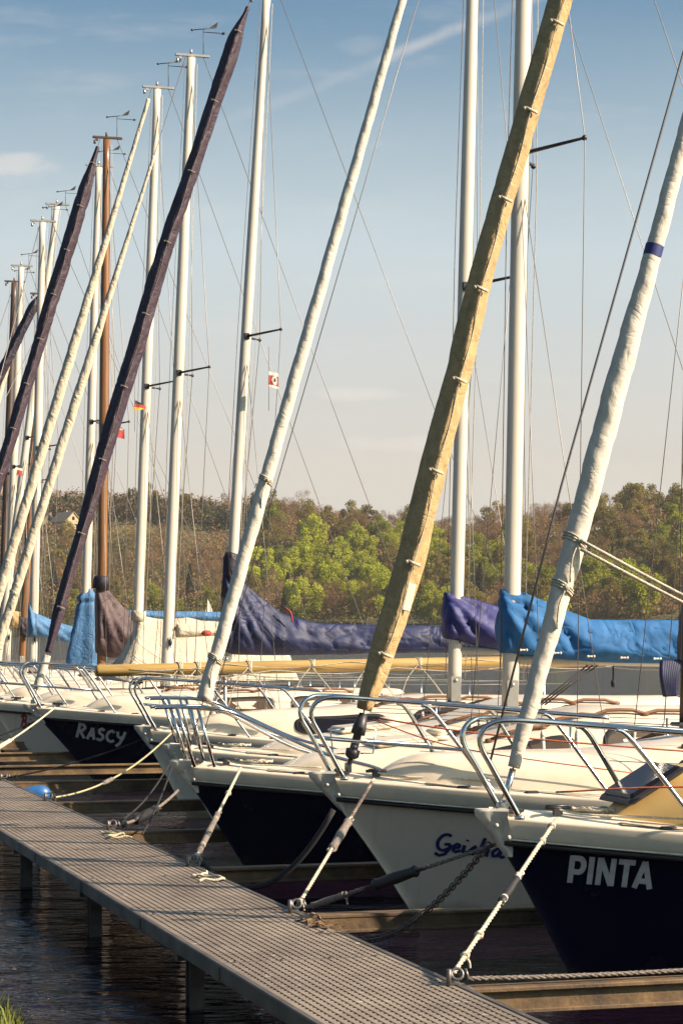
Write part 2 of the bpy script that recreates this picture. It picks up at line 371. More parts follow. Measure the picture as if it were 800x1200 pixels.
def hull(b, hullmat, band='cream', strake='rubber', fitting='castalloy', bandh=.15, deckmat='deck'):
    R = b.root
    # underwater and topsides, one skin round the stem
    mb = MB(); nq = 40; nz = 12
    qs = [(i / nq) ** 1.5 for i in range(nq + 1)]
    for sgn in (-1, 1):
        rows = []
        for q in qs:
            zt = b.sheer(q * b.L) - bandh; row = []
            for k in range(nz + 1):
                z = -.35 + (zt + .35) * k / nz
                row.append(Vector((b.xz(q, z), sgn * max(b.hb(q, z), .012), z)))
            rows.append(row)
        mb.grid(rows, flip=sgn < 0)
    # stem face and transom
    st = [[Vector((b.xz(0, z), sg * .012, z)) for sg in (-1, 1)] for z in [-.35 + (b.zb - bandh + .35) * k / nz for k in range(nz + 1)]]
    mb.grid(st)
    zt = b.sheer(b.L) - bandh
    tr = [[Vector((b.xz(1, z), sg * b.hb(1, z), z)) for sg in (-1, 1)] for z in [-.35 + (zt + .35) * k / nz for k in range(nz + 1)]]
    mb.grid(tr, flip=True)
    mb.obj('hull', {'white': 'hull_white', 'navy': 'hull_navy', 'greyhull': 'hull_grey'}[hullmat], R)
    # gunwale moulding
    g = MB()
    prof = ((0, .0), (.012, .0), (.017, .25), (.017, .86), (.008, .97), (-.012, 1.0), (-.05, .985))
    for sgn in (-1, 1):
        rows = []
        for q in qs:
            x0 = q * b.L; zs = b.sheer(x0); row = []
            for (o, t) in prof:
                z = zs - bandh * (1 - t); w = max(b.hb(q, zs - bandh * (1 - min(t, 1)) * .6), .015) + o
                row.append(Vector((b.xz(q, z) - (o * .7 if q < .02 else 0), sgn * max(w, .006), z)))
            rows.append(row)
        g.grid(rows, flip=sgn < 0)
    rows = [[Vector((b.xz(1, b.sheer(b.L) - bandh * (1 - t)), sg * (b.hb(1, b.sheer(b.L)) + .01), b.sheer(b.L) - bandh * (1 - t))) for sg in (-1, 1)] for t in (0, 1)]
    g.grid(rows, flip=True)
    g.obj('gunwale', band, R)
    if strake:
        s_ = MB(); s2 = MB()
        for sgn in (-1, 1):
            p1 = []; p2 = []
            for q in qs[1:]:
                z = b.sheer(q * b.L) - bandh
                p1.append((b.xz(q, z), sgn * (b.hb(q, z) + .010), z - .012)); p2.append((b.xz(q, z + .03), sgn * (b.hb(q, z + .02) + .020), z + .012))
            s_.tube(p1, .019, 6); s2.tube(p2, .006, 5)
        s_.obj('rubbing_strake', strake, R); s2.obj('strake_trim', 'castalloy', R)
    # deck with camber
    d = MB(); rows = []
    for i in range(41):
        q = (i / 40) ** 1.3; x = q * b.L; zs = b.sheer(x) - .006; w = max(b.hb(q, zs) - .045, .004)
        rows.append([Vector((b.xz(q, zs) + .03, w * t, zs + .05 * (1 - t * t))) for t in [k / 8 - 1 for k in range(17)]])
    d.grid(rows); d.obj('deck', deckmat, R)
    # stem head casting
    f = MB(); rows = []
    for k in range(11):
        t = k / 10; z = b.zb + .022 - .27 * t
        xs = b.xz(0, min(z, b.zb)); nose = .045 * (1 - t) ** .8 + .012
        ln = .10 * (1 - t) ** .8 + .02; row = []
        for a in range(-8, 9):
            u = abs(a) / 8; x = xs - nose + (ln + nose) * u
            w = max(0., b.half_at(max(x, xs + .001), min(z, b.sheer(0)))) + .034 - .018 * t
            nb = (.03 + .018 * (1 - t)) * min(1., u * 2.6) ** .5 if u > 0 else 0.
            yy = max(nb, w if x > xs + .01 else 0.) if u > .35 else nb
            row.append(Vector((x, yy * (1 if a > 0 else -1), z)))
        rows.append(row)
    f.grid(rows, flip=True)
    tp = rows[0]; lip = [Vector((v.x + .004, v.y * .93, v.z + .012)) for v in tp]
    f.grid([lip, tp], flip=True); f.add(lip, [tuple(range(len(lip)))])
    f.blob((b.xz(0, b.zb - .05) + .03, -(b.half_at(b.xz(0, b.zb - .05) + .03, b.zb - .05) + .042), b.zb - .06), (.014, .008, .014), 6)
    f.blob((b.xz(0, b.zb - .12) + .06, -(b.half_at(b.xz(0, b.zb - .12) + .06, b.zb - .12) + .036), b.zb - .13), (.014, .008, .014), 6)
    f.obj('bow_fitting', fitting, R)

def cabin(b, x0=.45, x1=5.0, h=(.17, .30, .42), frac=.60, m='cream', windows=True, rails=True, hatch=None, front=.45):
    def hc(x):
        t = (x - x0) / front
        base = h[0] + (h[1] - h[0]) * smooth((x - x0) / 1.6) + (h[2] - h[1]) * smooth((x - x0 - 1.4) / 1.6)
        return base * (sin(pi / 2 * max(0, min(1, t))) ** .8 if t < 1 else 1.)
    def wc(x):
        t = (x - x0) / front
        return max(.05, frac * b.half_at(x, b.sheer(x))) * (.45 + .55 * sin(pi / 2 * max(0, min(1, t))) if t < 1 else 1)
    def zd(x): return b.sheer(x) + .012
    def P(x, s, c): return Vector((x, wc(x) * math.copysign(abs(c) ** .42, c) * (1 - .12 * s), zd(x) + hc(x) * s ** .75))
    rows = []; n = 44
    for i in range(n + 1):
        x = x0 + (x1 - x0) * (i / n) ** 1.25
        rows.append([P(x, sin(pi * k / 24), -cos(pi * k / 24)) for k in range(25)])
    c = MB(); c.grid(rows, flip=False, cap1=True)
    cab = c.obj('cabin', m, b.root)
    if windows:
        for sgn in (-1, 1):
            for (wx0, wx1) in windows if isinstance(windows, (list, tuple)) else ((2.3, 3.3), (3.6, 4.5)):
                def ring(gr, off):
                    out = []
                    for k in range(28):
                        a = 2 * pi * k / 28
                        ex = math.copysign(abs(cos(a)) ** .45, cos(a)); ez = math.copysign(abs(sin(a)) ** .6, sin(a))
                        x = (wx0 + wx1) / 2 + ((wx1 - wx0) / 2 + gr) * ex; zf = .46 + (.24 + gr * 2) * ez
                        s = zf ** (1 / .75); cc = sqrt(max(0, 1 - s * s))
                        p = P(x, s, sgn * cc); p.y += sgn * off; out.append(p)
                    return out
                fr = MB(); ro = [ring(.035, .001), ring(.03, .012), ring(0., .012)]
                fr.grid([r + [r[0]] for r in ro], flip=sgn < 0)
                w = MB(); rr = ring(0., .009); ctr = sum(rr, Vector()) / 28; ctr.y = sum(v.y for v in rr) / 28
                w.add(rr + [ctr], [(k, (k + 1) % 28, 28) for k in range(28)], 0, True)
                wo = w.obj('window', 'glassbrown' if m == 'cream' else 'glass', cab); fr.obj('window_frame', 'rubber', cab)
    if rails:
        for sgn in (-1, 1):
            r = MB(); s0 = .86; pts = []
            for i in range(17):
                x = 2.7 + 1.9 * i / 16; cc = sqrt(1 - s0 * s0); p = P(x, s0, sgn * cc)
                up = .045 + (.0 if i % 4 else -.03)
                pts.append(p + Vector((0, 0, up)))
            r.tube(pts, .018, 6)
            for i in range(0, 17, 4): r.blob(pts[i] - Vector((0, 0, .004)), (.05, .02, .025), 6)
            r.obj('grab_rail', 'teak', cab)
    if hatch:
        x, ln, wd, hm = hatch
        z = zd(x) + hc(x)
        slope = atan2(zd(x + ln / 2) + hc(x + ln / 2) - zd(x - ln / 2) - hc(x - ln / 2), ln)
        hb_ = MB(); hb_.box((x, 0, z + .012), (ln + .05, wd + .05, .035), Matrix.Rotation(-slope, 3, 'Y'), bev=.015)
        h1 = hb_.obj('hatch', 'dark' if hm != 'white' else 'white', cab)
        gl = MB(); gl.box((x, 0, z + .035), (ln, wd, .035), Matrix.Rotation(-slope, 3, 'Y'), bev=.022)
        gl.obj('hatch_lid', {'dark': 'glass', 'white': 'white'}[hm], cab)
    # cockpit coaming and tiller-side benches
    k = MB()
    for sgn in (-1, 1):
        rows = []
        for i in range(13):
            x = x1 + (b.L - .25 - x1) * i / 12; w = b.half_at(x, b.sheer(x)) * .62; zz = b.sheer(x) + .03
            hh = .24 - .12 * i / 12
            rows.append([Vector((x, sgn * (w + .07), zz)), Vector((x, sgn * (w + .05), zz + hh)), Vector((x, sgn * (w - .02), zz + hh + .01)), Vector((x, sgn * (w - .05), zz))])
        k.grid(rows, flip=sgn > 0, cap1=True)
    k.obj('cockpit_coaming', m, b.root)
    return cab, hc, wc, zd, P

def pulpit(b, full=True, r=.0165, ln=1.95, hh=.56, lower=True, sloped=False):
    R = b.root; pm = MB(); legs = []
    z0 = b.sheer(.2) + .01
    for sgn in (-1, 1):
        yb = lambda x: sgn * (b.half_at(x, b.sheer(x)) - .05)
        p = [(.17, sgn * .14, z0), (.00, sgn * .145, z0 + hh * .52), (-.065, sgn * .15, z0 + hh * .72), (-.07, sgn * .155, z0 + hh * .86), (-.01, sgn * .17, z0 + hh * .97), (.13, sgn * .20, z0 + hh), (.6, yb(.6) * .98, b.sheer(.6) + hh + .01), (1.2, yb(1.2), b.sheer(1.2) + hh + .01), (ln, yb(ln), b.sheer(ln) + hh)]
        pm.tube(bez(p, 8), r, 10)
        pm.tube([(.17, sgn * .14, z0 + .008), (.17, sgn * .14, z0 - .012)], .03, 10)
        for (xa, xb_) in ((.75, 1.18), (1.55, 1.98)):
            l = MB(); pa = Vector((xa, yb(xa), b.sheer(xa) + hh)); pb = Vector((xb_, yb(xb_) , b.sheer(xb_) + .0))
            l.tube(bez([pa + Vector((-.05, 0, 0)), lerp(pa, pb, .12), lerp(pa, pb, .9), pb], 5), r * .95, 9); l.tube([pb + Vector((0, 0, .012)), pb - Vector((0, 0, .01))], .03, 10)
            legs.append(l)
    if sloped:
        pm = MB(); legs = []
        for sgn in (-1, 1):
            yb = lambda x: sgn * (b.half_at(x, b.sheer(x)) - .05)
            p = [(-.20, sgn * .10, z0 + hh * .99), (-.16, sgn * .105, z0 + hh), (.10, sgn * .16, z0 + hh), (.32, sgn * .24, z0 + hh * .97), (.55, yb(.55), z0 + hh * .82), (1.15, yb(1.15), b.sheer(1.15) + hh * .42), (1.62, yb(1.62), b.sheer(1.62) + .1), (1.74, yb(1.74), b.sheer(1.74))]
            pm.tube(bez(p, 8), r, 10)
            for (xa, xb_) in ((-.02, .14), (.16, .30)):
                l = MB(); l.tube([(xa, sgn * .145, z0 + hh * .99), (xb_, sgn * (.12 if xb_ < .2 else .18), z0 - .01)], r * .9, 9); legs.append(l)
    po = pm.obj('pulpit', 'steel', R)
    for l in legs: l.obj('pulpit_leg', 'steel', po)
    if lower:
        lw = MB()
        for sgn in (-1, 1):
            pts = [(x, sgn * (b.half_at(x, b.sheer(x)) - .05 if x > .4 else .15), b.sheer(x) + hh * .48) for x in (.03, .35, .7, 1.0)]
            lw.tube(bez(pts, 5), r * .75, 8)
        lw.obj('lower_rail', 'steel', po)
    # lifelines and stanchions
    for sgn in (-1, 1):
        for x in (3.2, 4.7, 6.2):
            st = MB(); y = sgn * (b.half_at(x, b.sheer(x)) - .05)
            st.tube([(x, y, b.sheer(x)), (x, y, b.sheer(x) + .56)], .011, 8); st.tube([(x, y, b.sheer(x)), (x, y, b.sheer(x) + .05)], .02, 8)
            st.obj('stanchion', 'steel', R)
        for f in (1., .5):
            ll = MB(); ll.tube([(x, sgn * (b.half_at(x, b.sheer(x)) - .05), b.sheer(x) + .55 * f) for x in (ln, 3.2, 4.7, 6.2, b.L - .1)], .0035, 5)
            ll.obj('lifeline', 'wirelight', R)

def cleats(b):
    c = MB()
    for (x, y) in ((.42, -.10), (.5, .10)):
        z = b.sheer(x) + .045
        c = MB(); c.tube([(x - .075, y, z + .03), (x + .075, y, z + .03)], .011, 8); c.box((x, y, z + .008), (.06, .02, .04), bev=.005)
        c.obj('mooring_cleat', 'dark', b.root)
    c = MB(); c.tube([(.17, -.035, b.zb + .03), (.17, .035, b.zb + .03)], .028, 10); c.box((.17, 0, b.zb + .022), (.13, .10, .02), bev=.004); c.obj('bow_roller', 'dark', b.root)
    for x in (1.0, 1.45):
        h = MB()
        y = -(b.half_at(x, b.sheer(x)) - .10)
        h.box((x, y, b.sheer(x) + .012), (.10, .045, .025), bev=.008)
        h.obj('fairlead', 'dark', b.root)

class Rig: pass
def rig(b, base, top, ztop, mm='alu', rx=.075, ry=.055, fs=None, fs_to=None, spreader=True, spz=.52, wires=True, wr=.0042, vane=False, head=True, back=True, bracket=True, covers=False, shroud_m='wirelight', sail_x=None, zbase=None):
    rx *= .88; ry *= .88
    g = Rig(); A = b.cp(*base); B = b.cp(*top)
    dirv = (B - A) / (B.z - A.z)
    zb_ = A.z if zbase is None else zbase
    A2 = A + dirv * (zb_ - A.z); T = A + dirv * (ztop - A.z)
    g.A, g.T, g.d = A2, T, dirv
    mb = MB(); n = 24
    rows = []
    for i in range(n + 1):
        t = i / n; p = lerp(A2, T, t); k = 1 - .28 * smooth((t - .55) / .45)
        rows.append([p + Vector((rx * k * cos(2 * pi * j / 16), ry * k * sin(2 * pi * j / 16), 0)) for j in range(16)])
    mb.grid(rows, True, cap0=True, cap1=True)
    # sail track down the after edge
    mb.tube([lerp(A2, T, .08) + Vector((rx * .98, 0, 0)), lerp(A2, T, .5) + Vector((rx * .98, 0, 0)), T + Vector((rx * .70, 0, 0))], .012, 5)
    mast = mb.obj('mast', mm, b.root); g.mast = mast
    def at(z): return A2 + dirv * (z - A2.z)
    g.at = at
    if bracket:
        k = MB(); p = at(zb_ + .02)
        k.box(p + Vector((0, 0, .02)), (.22, .16, .03), bev=.008); k.obj('mast_step', 'dark', mast)
        k = MB(); k.box(p + Vector((0, -ry - .012, .17)), (.11, .014, .26), bev=.004); k.tube([p + Vector((0, -ry - .03, .26)), p + Vector((0, -ry, .26))], .018, 8)
        k.obj('mast_plate', 'alubare', mast)
        k = MB(); p2 = at(zb_ + .75) + Vector((rx * .3, -ry - .02, 0)); k.blob(p2, (.03, .025, .06), 8); k.tube([p2 + Vector((0, 0, .09)), p2 - Vector((0, 0, .09))], .008, 6); k.obj('halyard_cleat', 'dark', mast)
    if head:
        h = MB(); h.box(T + Vector((.02, 0, .035)), (.56, .05, .045), bev=.008); h.box(T + Vector((-.18, 0, .0)), (.05, .035, .07), bev=.006); h.tube([T + Vector((.0, 0, .06)), T + Vector((.0, 0, .13))], .02, 8)
        h.tube([T + Vector((-.22, .0, -.02)), T + Vector((-.22, .0, -.09))], .022, 8)
        h.obj('masthead', 'darkmast' if mm in ('brownmast', 'darkmast') else 'alubare', mast)
    if vane:
        v = MB(); p = T + Vector((.20, 0, .05)); q = p + Vector((0, 0, vane))
        v.tube([p, q], .006, 5)
        a = radians(vane * 900); dx = Vector((cos(.2), sin(.2) * .5, .18))
        v.tube([q - dx * .18, q + dx * .2], .008, 5)
        e = q + dx * .2
        v.add([e + Vector((-.10, -.004, -.01)), e + Vector((.05, -.004, .10)), e + Vector((.02, -.004, .0)), e + Vector((-.10, .004, -.01)), e + Vector((.05, .004, .10)), e + Vector((.02, .004, .0))], [(0, 2, 1), (3, 4, 5), (0, 1, 4, 3), (1, 2, 5, 4), (2, 0, 3, 5)]); v.blob(q - dx * .19, (.025, .012, .02), 6)
        v.tube([q + Vector((.0, 0, -.05)), q + Vector((.33, .1, -.03))], .0045, 4); v.tube([q + Vector((.0, 0, -.05)), q + Vector((.30, -.1, -.07))], .0045, 4)
        v.blob(q + Vector((.34, .1, -.03)), (.03, .006, .018), 5); v.blob(q + Vector((.31, -.1, -.07)), (.03, .006, .018), 5)
        v.obj('wind_vane', 'dark', mast)
    zs = A2.z + (ztop - A2.z) * spz; ps = at(zs); tips = {}
    for sgn in (-1, 1):
        tips[sgn] = ps + Vector((.36, sgn * .62, .04))
        if spreader:
            s_ = MB(); s_.tube([ps + Vector((0, sgn * ry * .8, 0)), tips[sgn]], [.020, .013], 8); s_.blob(tips[sgn], .026, 7); s_.box(ps + Vector((0, sgn * ry, 0)), (.08, .03, .09), bev=.006)
            s_.obj('spreader', 'dark', mast)
    if wires:
        hz = A2.z + (ztop - A2.z) * .985
        for sgn in (-1, 1):
            xc = A2.x + .22; yc = sgn * (b.half_at(xc, b.sheer(xc)) - .07); cpz = b.sheer(xc)
            w = MB(); w.tube([(xc, yc, cpz), tips[sgn] + Vector((.0, sgn * .01, 0)), at(hz)], wr, 5); w.obj('shroud', shroud_m, b.root)
            for dx in (-.28, .35):
                w = MB(); w.tube([(xc + dx, yc * .98, b.sheer(xc + dx)), at(zs - .12)], wr * .9, 5); w.obj('lower_shroud', shroud_m, b.root)
            if covers:
                c = MB(); a = Vector((xc, yc, cpz)); d_ = (tips[sgn] - a).normalized(); c.tube([a, a + d_ * .05, a + d_ * .10, a + d_ * .48, a + d_ * .52], [.010, .010, .021, .021, .010], 8)
                a = Vector((xc - .28, yc * .98, b.sheer(xc))); d_ = (at(zs) - a).normalized(); c.tube([a, a + d_ * .05, a + d_ * .10, a + d_ * .48, a + d_ * .52], [.010, .010, .021, .021, .010], 8)
                c.obj('turnbuckle_cover', 'cloth_white', b.root)
        if back:
            w = MB(); w.tube([T + Vector((.2, 0, .02)), (b.L - .12, .0, b.sheer(b.L) + .02)], wr, 5); w.obj('backstay', shroud_m, b.root)
        for (dx, dy) in ((-rx - .03, -.02), (rx + .035, -.03)):
            w = MB(); w.tube([at(zb_ + .3) + Vector((dx, dy, 0)), lerp(at(zb_ + .3), at(ztop - .1), .5) + Vector((dx * 1.25, dy * 1.6, 0)), at(ztop - .1) + Vector((dx * .8, dy, 0))], .0045, 5); w.obj('halyard', 'ropegrey' if dx < 0 else 'rope', b.root)
    if fs:
        a = b.cp(*fs[0]); c = b.cp(*fs[1])
        # extend down to the stem head and up to the mast
        u = (c - a)
        # intersection with mast line in (x,z)
        m_ = u.x / u.z
        z = (A2.x - dirv.x * A2.z - a.x + m_ * a.z) / (m_ - dirv.x)
        z = min(z, ztop) if z > 0 else ztop
        up = a + u / u.z * (z - a.z); low = a + u / u.z * (b.zb + .05 - a.z)
        g.low, g.up = low, up
        w = MB(); w.tube([low, up], wr * 1.2, 6); g.fstay = w.obj('forestay', 'wire', b.root)
        w = MB(); w.box(lerp(low, Vector((low.x, 0, b.zb)), .5), (.05, .02, .14), bev=.004); w.obj('chainplate', 'steel', b.root)
    return g

def frame_along(u):
    u = u.normalized(); side = Vector((0, -1, 0)); fwd = side.cross(u).normalized()   # side: to the viewer's port beam
    side = u.cross(fwd).normalized()
    return u, side, fwd

def prof_r(b, prof, p):
    w = b.world(p); row = HY - (w.z - H) * F / w.y          # thickness read along the stay, from the stem upwards
    if row >= prof[0][0]: d = prof[0][1]
    else:
        d = prof[-1][1]
        for (r0, d0), (r1, d1) in zip(prof, prof[1:]):
            if r1 <= row <= r0: d = d0 + (d1 - d0) * (r0 - row) / (r0 - r1); break
    return d * w.y / F / 2
def bend_at(b, bend, p):
    w = b.world(p); row = HY - (w.z - H) * F / w.y; d = bend[-1][1] if row < bend[-1][0] else bend[0][1]
    for (r0, d0), (r1, d1) in zip(bend, bend[1:]):
        if r1 <= row <= r0: d = d0 + (d1 - d0) * smooth((r0 - row) / (r0 - r1)); break
    return d * w.y / F
def frac_at(b, px, py, A_, u, ln): return (b.cp(px, py) - A_).dot(u) / ln
def furled(b, g, a_px, c_px, r, m, ext=None, turns=9, taper=(.5, .7), wrinkle=.05, lean=1., ties=(), stripe=None, name='furled_sail', rough=1., prof=None):
    a = b.cp(*a_px); c = b.cp(*c_px) if not ext else None
    u = (g.up - g.low).normalized()
    ta = (a - g.low).dot(u); tc = (c - g.low).dot(u) if c is not None else ext
    A_ = g.low + u * ta; ln = tc - ta
    _, sd, fw = frame_along(u)
    n = max(60, int(ln / .035)); k = 36; rows = []
    s0 = random.random() * 50
    for i in range(n + 1):
        t = i / n; l = t * ln
        rr = prof_r(b, prof, A_ + u * l) if prof else r * (taper[0] + (1 - taper[0]) * smooth(t / .10)) * (1 - (1 - taper[1]) * smooth((t - .45) / .55))
        rr *= 1 + .025 * noise.noise(Vector((l * 1.3, s0, 0)))
        cen = A_ + u * l + sd * .004 * noise.noise(Vector((l * 1.5, s0 + 3, 1))) + fw * .005 * noise.noise(Vector((l * .9, s0 + 7, 2)))
        row = []
        for j in range(k):
            an = 2 * pi * j / k
            ph = (an / (2 * pi) - l / .42 * (turns / 9)) % 1.0
            crease = -.10 * exp(-((ph - .5) / .045) ** 2) + .10 * ph
            q = rr * (1 + crease * rough + wrinkle * noise.noise(Vector((cos(an) * 1.5 + s0, sin(an) * 1.5, l * 7))))
            row.append(cen + sd * q * cos(an) + fw * q * sin(an))
        rows.append(row)
    mb = MB(); mb.grid(rows, True, cap0=True, cap1=True)
    o = mb.obj(name, m, b.root)
    for t in ties:
        if isinstance(t, tuple): t = frac_at(b, *t, A_, u, ln)
        l = t * ln; p = A_ + u * l; rr = (prof_r(b, prof, p) if prof else r) * 1.1
        tm = MB()
        for dz in (-.016, .0, .015):
            pts = [p + u * (dz + .02 * sin(an)) + sd * rr * cos(an) + fw * rr * sin(an) for an in [2 * pi * j / 16 for j in range(17)]]
            tm.tube(pts, .008, 5)
        tm.blob(p + sd * rr, .02, 6); tm.tube(bez([p + sd * rr, p + sd * (rr + .01) + fw * .05 - Vector((0, 0, .12)), p + sd * rr + fw * .06 - Vector((0, 0, .26))], 5), .006, 5)
        tm.obj('sail_tie', 'rope', o)
    if stripe:
        t = frac_at(b, *stripe, A_, u, ln); l = t * ln; rr = prof_r(b, prof, A_ + u * l) * 1.09
        st = MB(); rows = [[A_ + u * (l + dz) + sd * rr * cos(an) + fw * rr * sin(an) for an in [2 * pi * j / 22 for j in range(22)]] for dz in (-.035, .035)]
        st.grid(rows, True); st.obj('blue_band', 'stripe', o)
    g.fa, g.fl, g.u, g.sd, g.fw = A_, ln, u, sd, fw
    return o

def zipped_cover(b, g, a_px, c_px, r, m, prof, toggles=7, ext=None, pp=None, bend=None, name='sail_cover', tg='rope'):
    """long sleeve round a hoisted furled jib: ridge at the laced edge, flat flanks"""
    a = b.cp(*a_px); u = (g.up - g.low).normalized(); ta = (a - g.low).dot(u)
    tc = ext if ext else (b.cp(*c_px) - g.low).dot(u)
    A_ = g.low + u * ta; ln = tc - ta; _, sd, fw = frame_along(u)
    n = max(70, int(ln / .045)); k = 36; rows = []; s0 = random.random() * 40
    for i in range(n + 1):
        t = i / n; l = t * ln; rr = prof_r(b, pp, A_ + u * l) * 1.1 if pp else r * prof(t)
        cen = A_ + u * l + fw * .02 * noise.noise(Vector((l * .8, s0, 2))) + fw * (bend_at(b, bend, A_ + u * l) if bend else 0)
        row = []
        for j in range(k):
            an = 2 * pi * j / k
            # a soft wedge: laced ridge towards sd+(-fw)
            ca, sa = cos(an), sin(an)
            a_ = abs((an + .12 + pi) % (2 * pi) - pi); q = rr * .88 * (1 / cos(.92 - a_) if a_ < .92 else 1)
            cr_ = noise.noise(Vector((an * .9 + s0, l * 2.2 + ca * .8, 3.3))); q *= 1 - (.10 if pp else .14) * max(0, 1 - abs(cr_) * 6)
            q *= 1 + (.05 if pp else .08) * noise.noise(Vector((ca * 1.2 + s0, sa * 1.2, l * 3.2))) + .045 * noise.noise(Vector((ca * 2.5 + s0, sa * 2.5 + l * 2, l * 8)))
            row.append(cen + sd * q * ca * .95 - fw * q * sa * 1.08)
        rows.append(row)
    mb = MB(); mb.grid(rows, True, cap0=True, cap1=True); o = mb.obj(name, m, b.root)
    if toggles:
        cord = []
        for i in range(toggles):
            t = (i + .6) / toggles; l = t * ln; rr = (prof_r(b, pp, A_ + u * l) * 1.1 if pp else r * prof(t)) * 1.36
            p = A_ + u * l + sd * rr * .98 + fw * rr * .10; p += fw * (bend_at(b, bend, p) if bend else 0)
            tm = MB(); tm.tube([p - fw * .05 + sd * .004, p + sd * .012, p + fw * .045 + u * .008], .012, 7); tm.blob(p + fw * .05, .014, 6); tm.obj('toggle', tg, o)
            cord.append(p + sd * .004)
            if i < toggles - 1:
                l2 = (i + 1.1) / toggles * ln; r2 = (prof_r(b, pp, A_ + u * l2) * 1.1 if pp else r * prof((i + 1.1) / toggles)) * 1.24; p2 = A_ + u * l2 + sd * r2 * .98 - fw * r2 * .02; cord.append(p2 + fw * (bend_at(b, bend, p2) if bend else 0))
        c = MB(); c.tube(bez(cord, 6), .0045, 5); c.obj('lacing', tg, o)
    g.u, g.sd, g.fw = u, sd, fw
    return o

def drum(b, g, z0, h=.32):
    u = (g.up - g.low).normalized(); p = g.low + u * ((z0 - g.low.z) / u.z); d = MB()
    d.tube([p - u * .02, p, p + u * .05, p + u * .055, p + u * .16, p + u * .165, p + u * .22, p + u * h], [.024, .05, .052, .03, .03, .052, .05, .028], 14)
    d.tube([g.low, p], .018, 8)
    o = d.obj('furling_drum', 'dark', b.root)
    gd = MB()
    for s in (-1, 1):
        sd = Vector((0, 1, 0)); q = p + u * .02
        gd.tube([q + Vector((s * .06, -.0, 0)), q + Vector((s * .15, -.02, .0)), q + Vector((s * .17, -.02, .17)), q + Vector((s * .06, 0, .18))], .006, 5)
    gd.obj('drum_guard', 'steel', o)
    pin = MB(); pin.tube([g.low - u * .12, g.low + u * .06], .012, 8); pin.box(g.low, (.035, .045, .07), bev=.006); pin.obj('shackle', 'steel', o)

def boom_cover(b, outline, m, hw=.15, fold=.045, name='boom_cover', pinch=.35, yoff=0., seed=None, fine=.012, lace=0, sag=1.):
    """sleeve round a boom and its flaked sail; outline = (column, top row, bottom row) on the boat's centre plane"""
    st = []
    for (px, pt, pb) in outline:
        a = b.cp(px, pt, yoff); c = b.cp(px, pb, yoff); st.append((a.x, a.z, c.z))
    xs0, xs1 = st[0][0], st[-1][0]; s0 = seed if seed is not None else random.random() * 60
    def at(x):
        for i in range(len(st) - 1):
            if x <= st[i + 1][0] or i == len(st) - 2:
                t = (x - st[i][0]) / (st[i + 1][0] - st[i][0]); t = max(0, min(1, t))
                tt = t
                return st[i][1] + (st[i + 1][1] - st[i][1]) * tt, st[i][2] + (st[i + 1][2] - st[i][2]) * tt
    n = int((xs1 - xs0) / .035) + 2; k = 40; rows = []
    for i in range(n + 1):
        x = xs0 + (xs1 - xs0) * i / n; zt, zb_ = at(x); hh = (zt - zb_) / 2; zc = (zt + zb_) / 2
        w = min(hw, .6 * hh + .05) * (.75 if i in (0, n) else 1)
        row = []
        for j in range(k):
            a = 2 * pi * j / k; ca, sa = cos(a), sin(a)
            z = zc + hh * math.copysign(abs(ca) ** .9, ca)
            f = (z - zb_) / (2 * hh)
            wid = w * (.30 + .70 * smooth((1 - f) * 1.7)) if hh > .28 else w * (.62 + .38 * smooth((1 - f) * 1.6))
            y = wid * math.copysign(abs(sa) ** .7, sa)
            sg = 1 if sa >= 0 else -1
            # long hanging folds that fan out from the mast end, plus small creases
            gx = (x - xs0)
            zr_ = (1 - f) * 2 * hh
            ph = atan2(zr_, gx + .12) + .25 * noise.noise(Vector((gx * 1.3, f * 2, s0)))            # fan from the tied upper corner
            fan = abs(sin(ph * 7.5 + sg + s0)) ** .55 - .65
            d = fold * .75 * fan * exp(-gx * .55)
            dr = gx * 2.3 + 1.1 * noise.noise(Vector((gx * .7, f * 1.1, s0 + sg))) + f * .9
            d += fold * .45 * (abs(sin(dr * 1.7)) ** .5 - .7) * smooth(gx / .7) * (.35 + .65 * f)                # swags hanging from the ties
            d += fold * .35 * noise.noise(Vector((gx * 1.4 - f * 1.2 + s0, f * 2.2, sg * 3.1)))
            rg = abs(noise.noise(Vector((gx * 2.6 + f * 2.6 + s0 * .7, f * 4.0 - gx * 1.6, sg * 2.1)))); d -= fold * .28 * max(0, 1 - rg * 8)
            d += fine * .6 * noise.noise(Vector((gx * 7 + f * 6 + s0, f * 12 - gx * 2, sg)))
            d = max(d, -.55 * abs(y) - .005)
            edge = .012 * noise.noise(Vector((gx * 2.2, s0 + 9, 0)))
            row.append(Vector((x, yoff + y + sg * d * abs(sa), z + (edge if f < .15 else edge * .8))))
        rows.append(row)
    mb = MB(); mb.grid(rows, True, cap0=True, cap1=True, flip=True)
    o = mb.obj(name, m, b.root)
    if lace:
        for i in range(lace):
            l = MB(); x = xs0 + (xs1 - xs0) * (i + .5) / lace; zt, zb_ = at(x)
            for dx in (-.03, .03): l.blob((x + dx, yoff - hw * .80, zb_ + .05), .013, 6)
            l.tube([(x - .03, yoff - hw * .78, zb_ + .05), (x + .03, yoff - hw * .78, zb_ + .05)], .008, 5)
            l.obj('snap_fastener', 'fwhite', o)
    return o

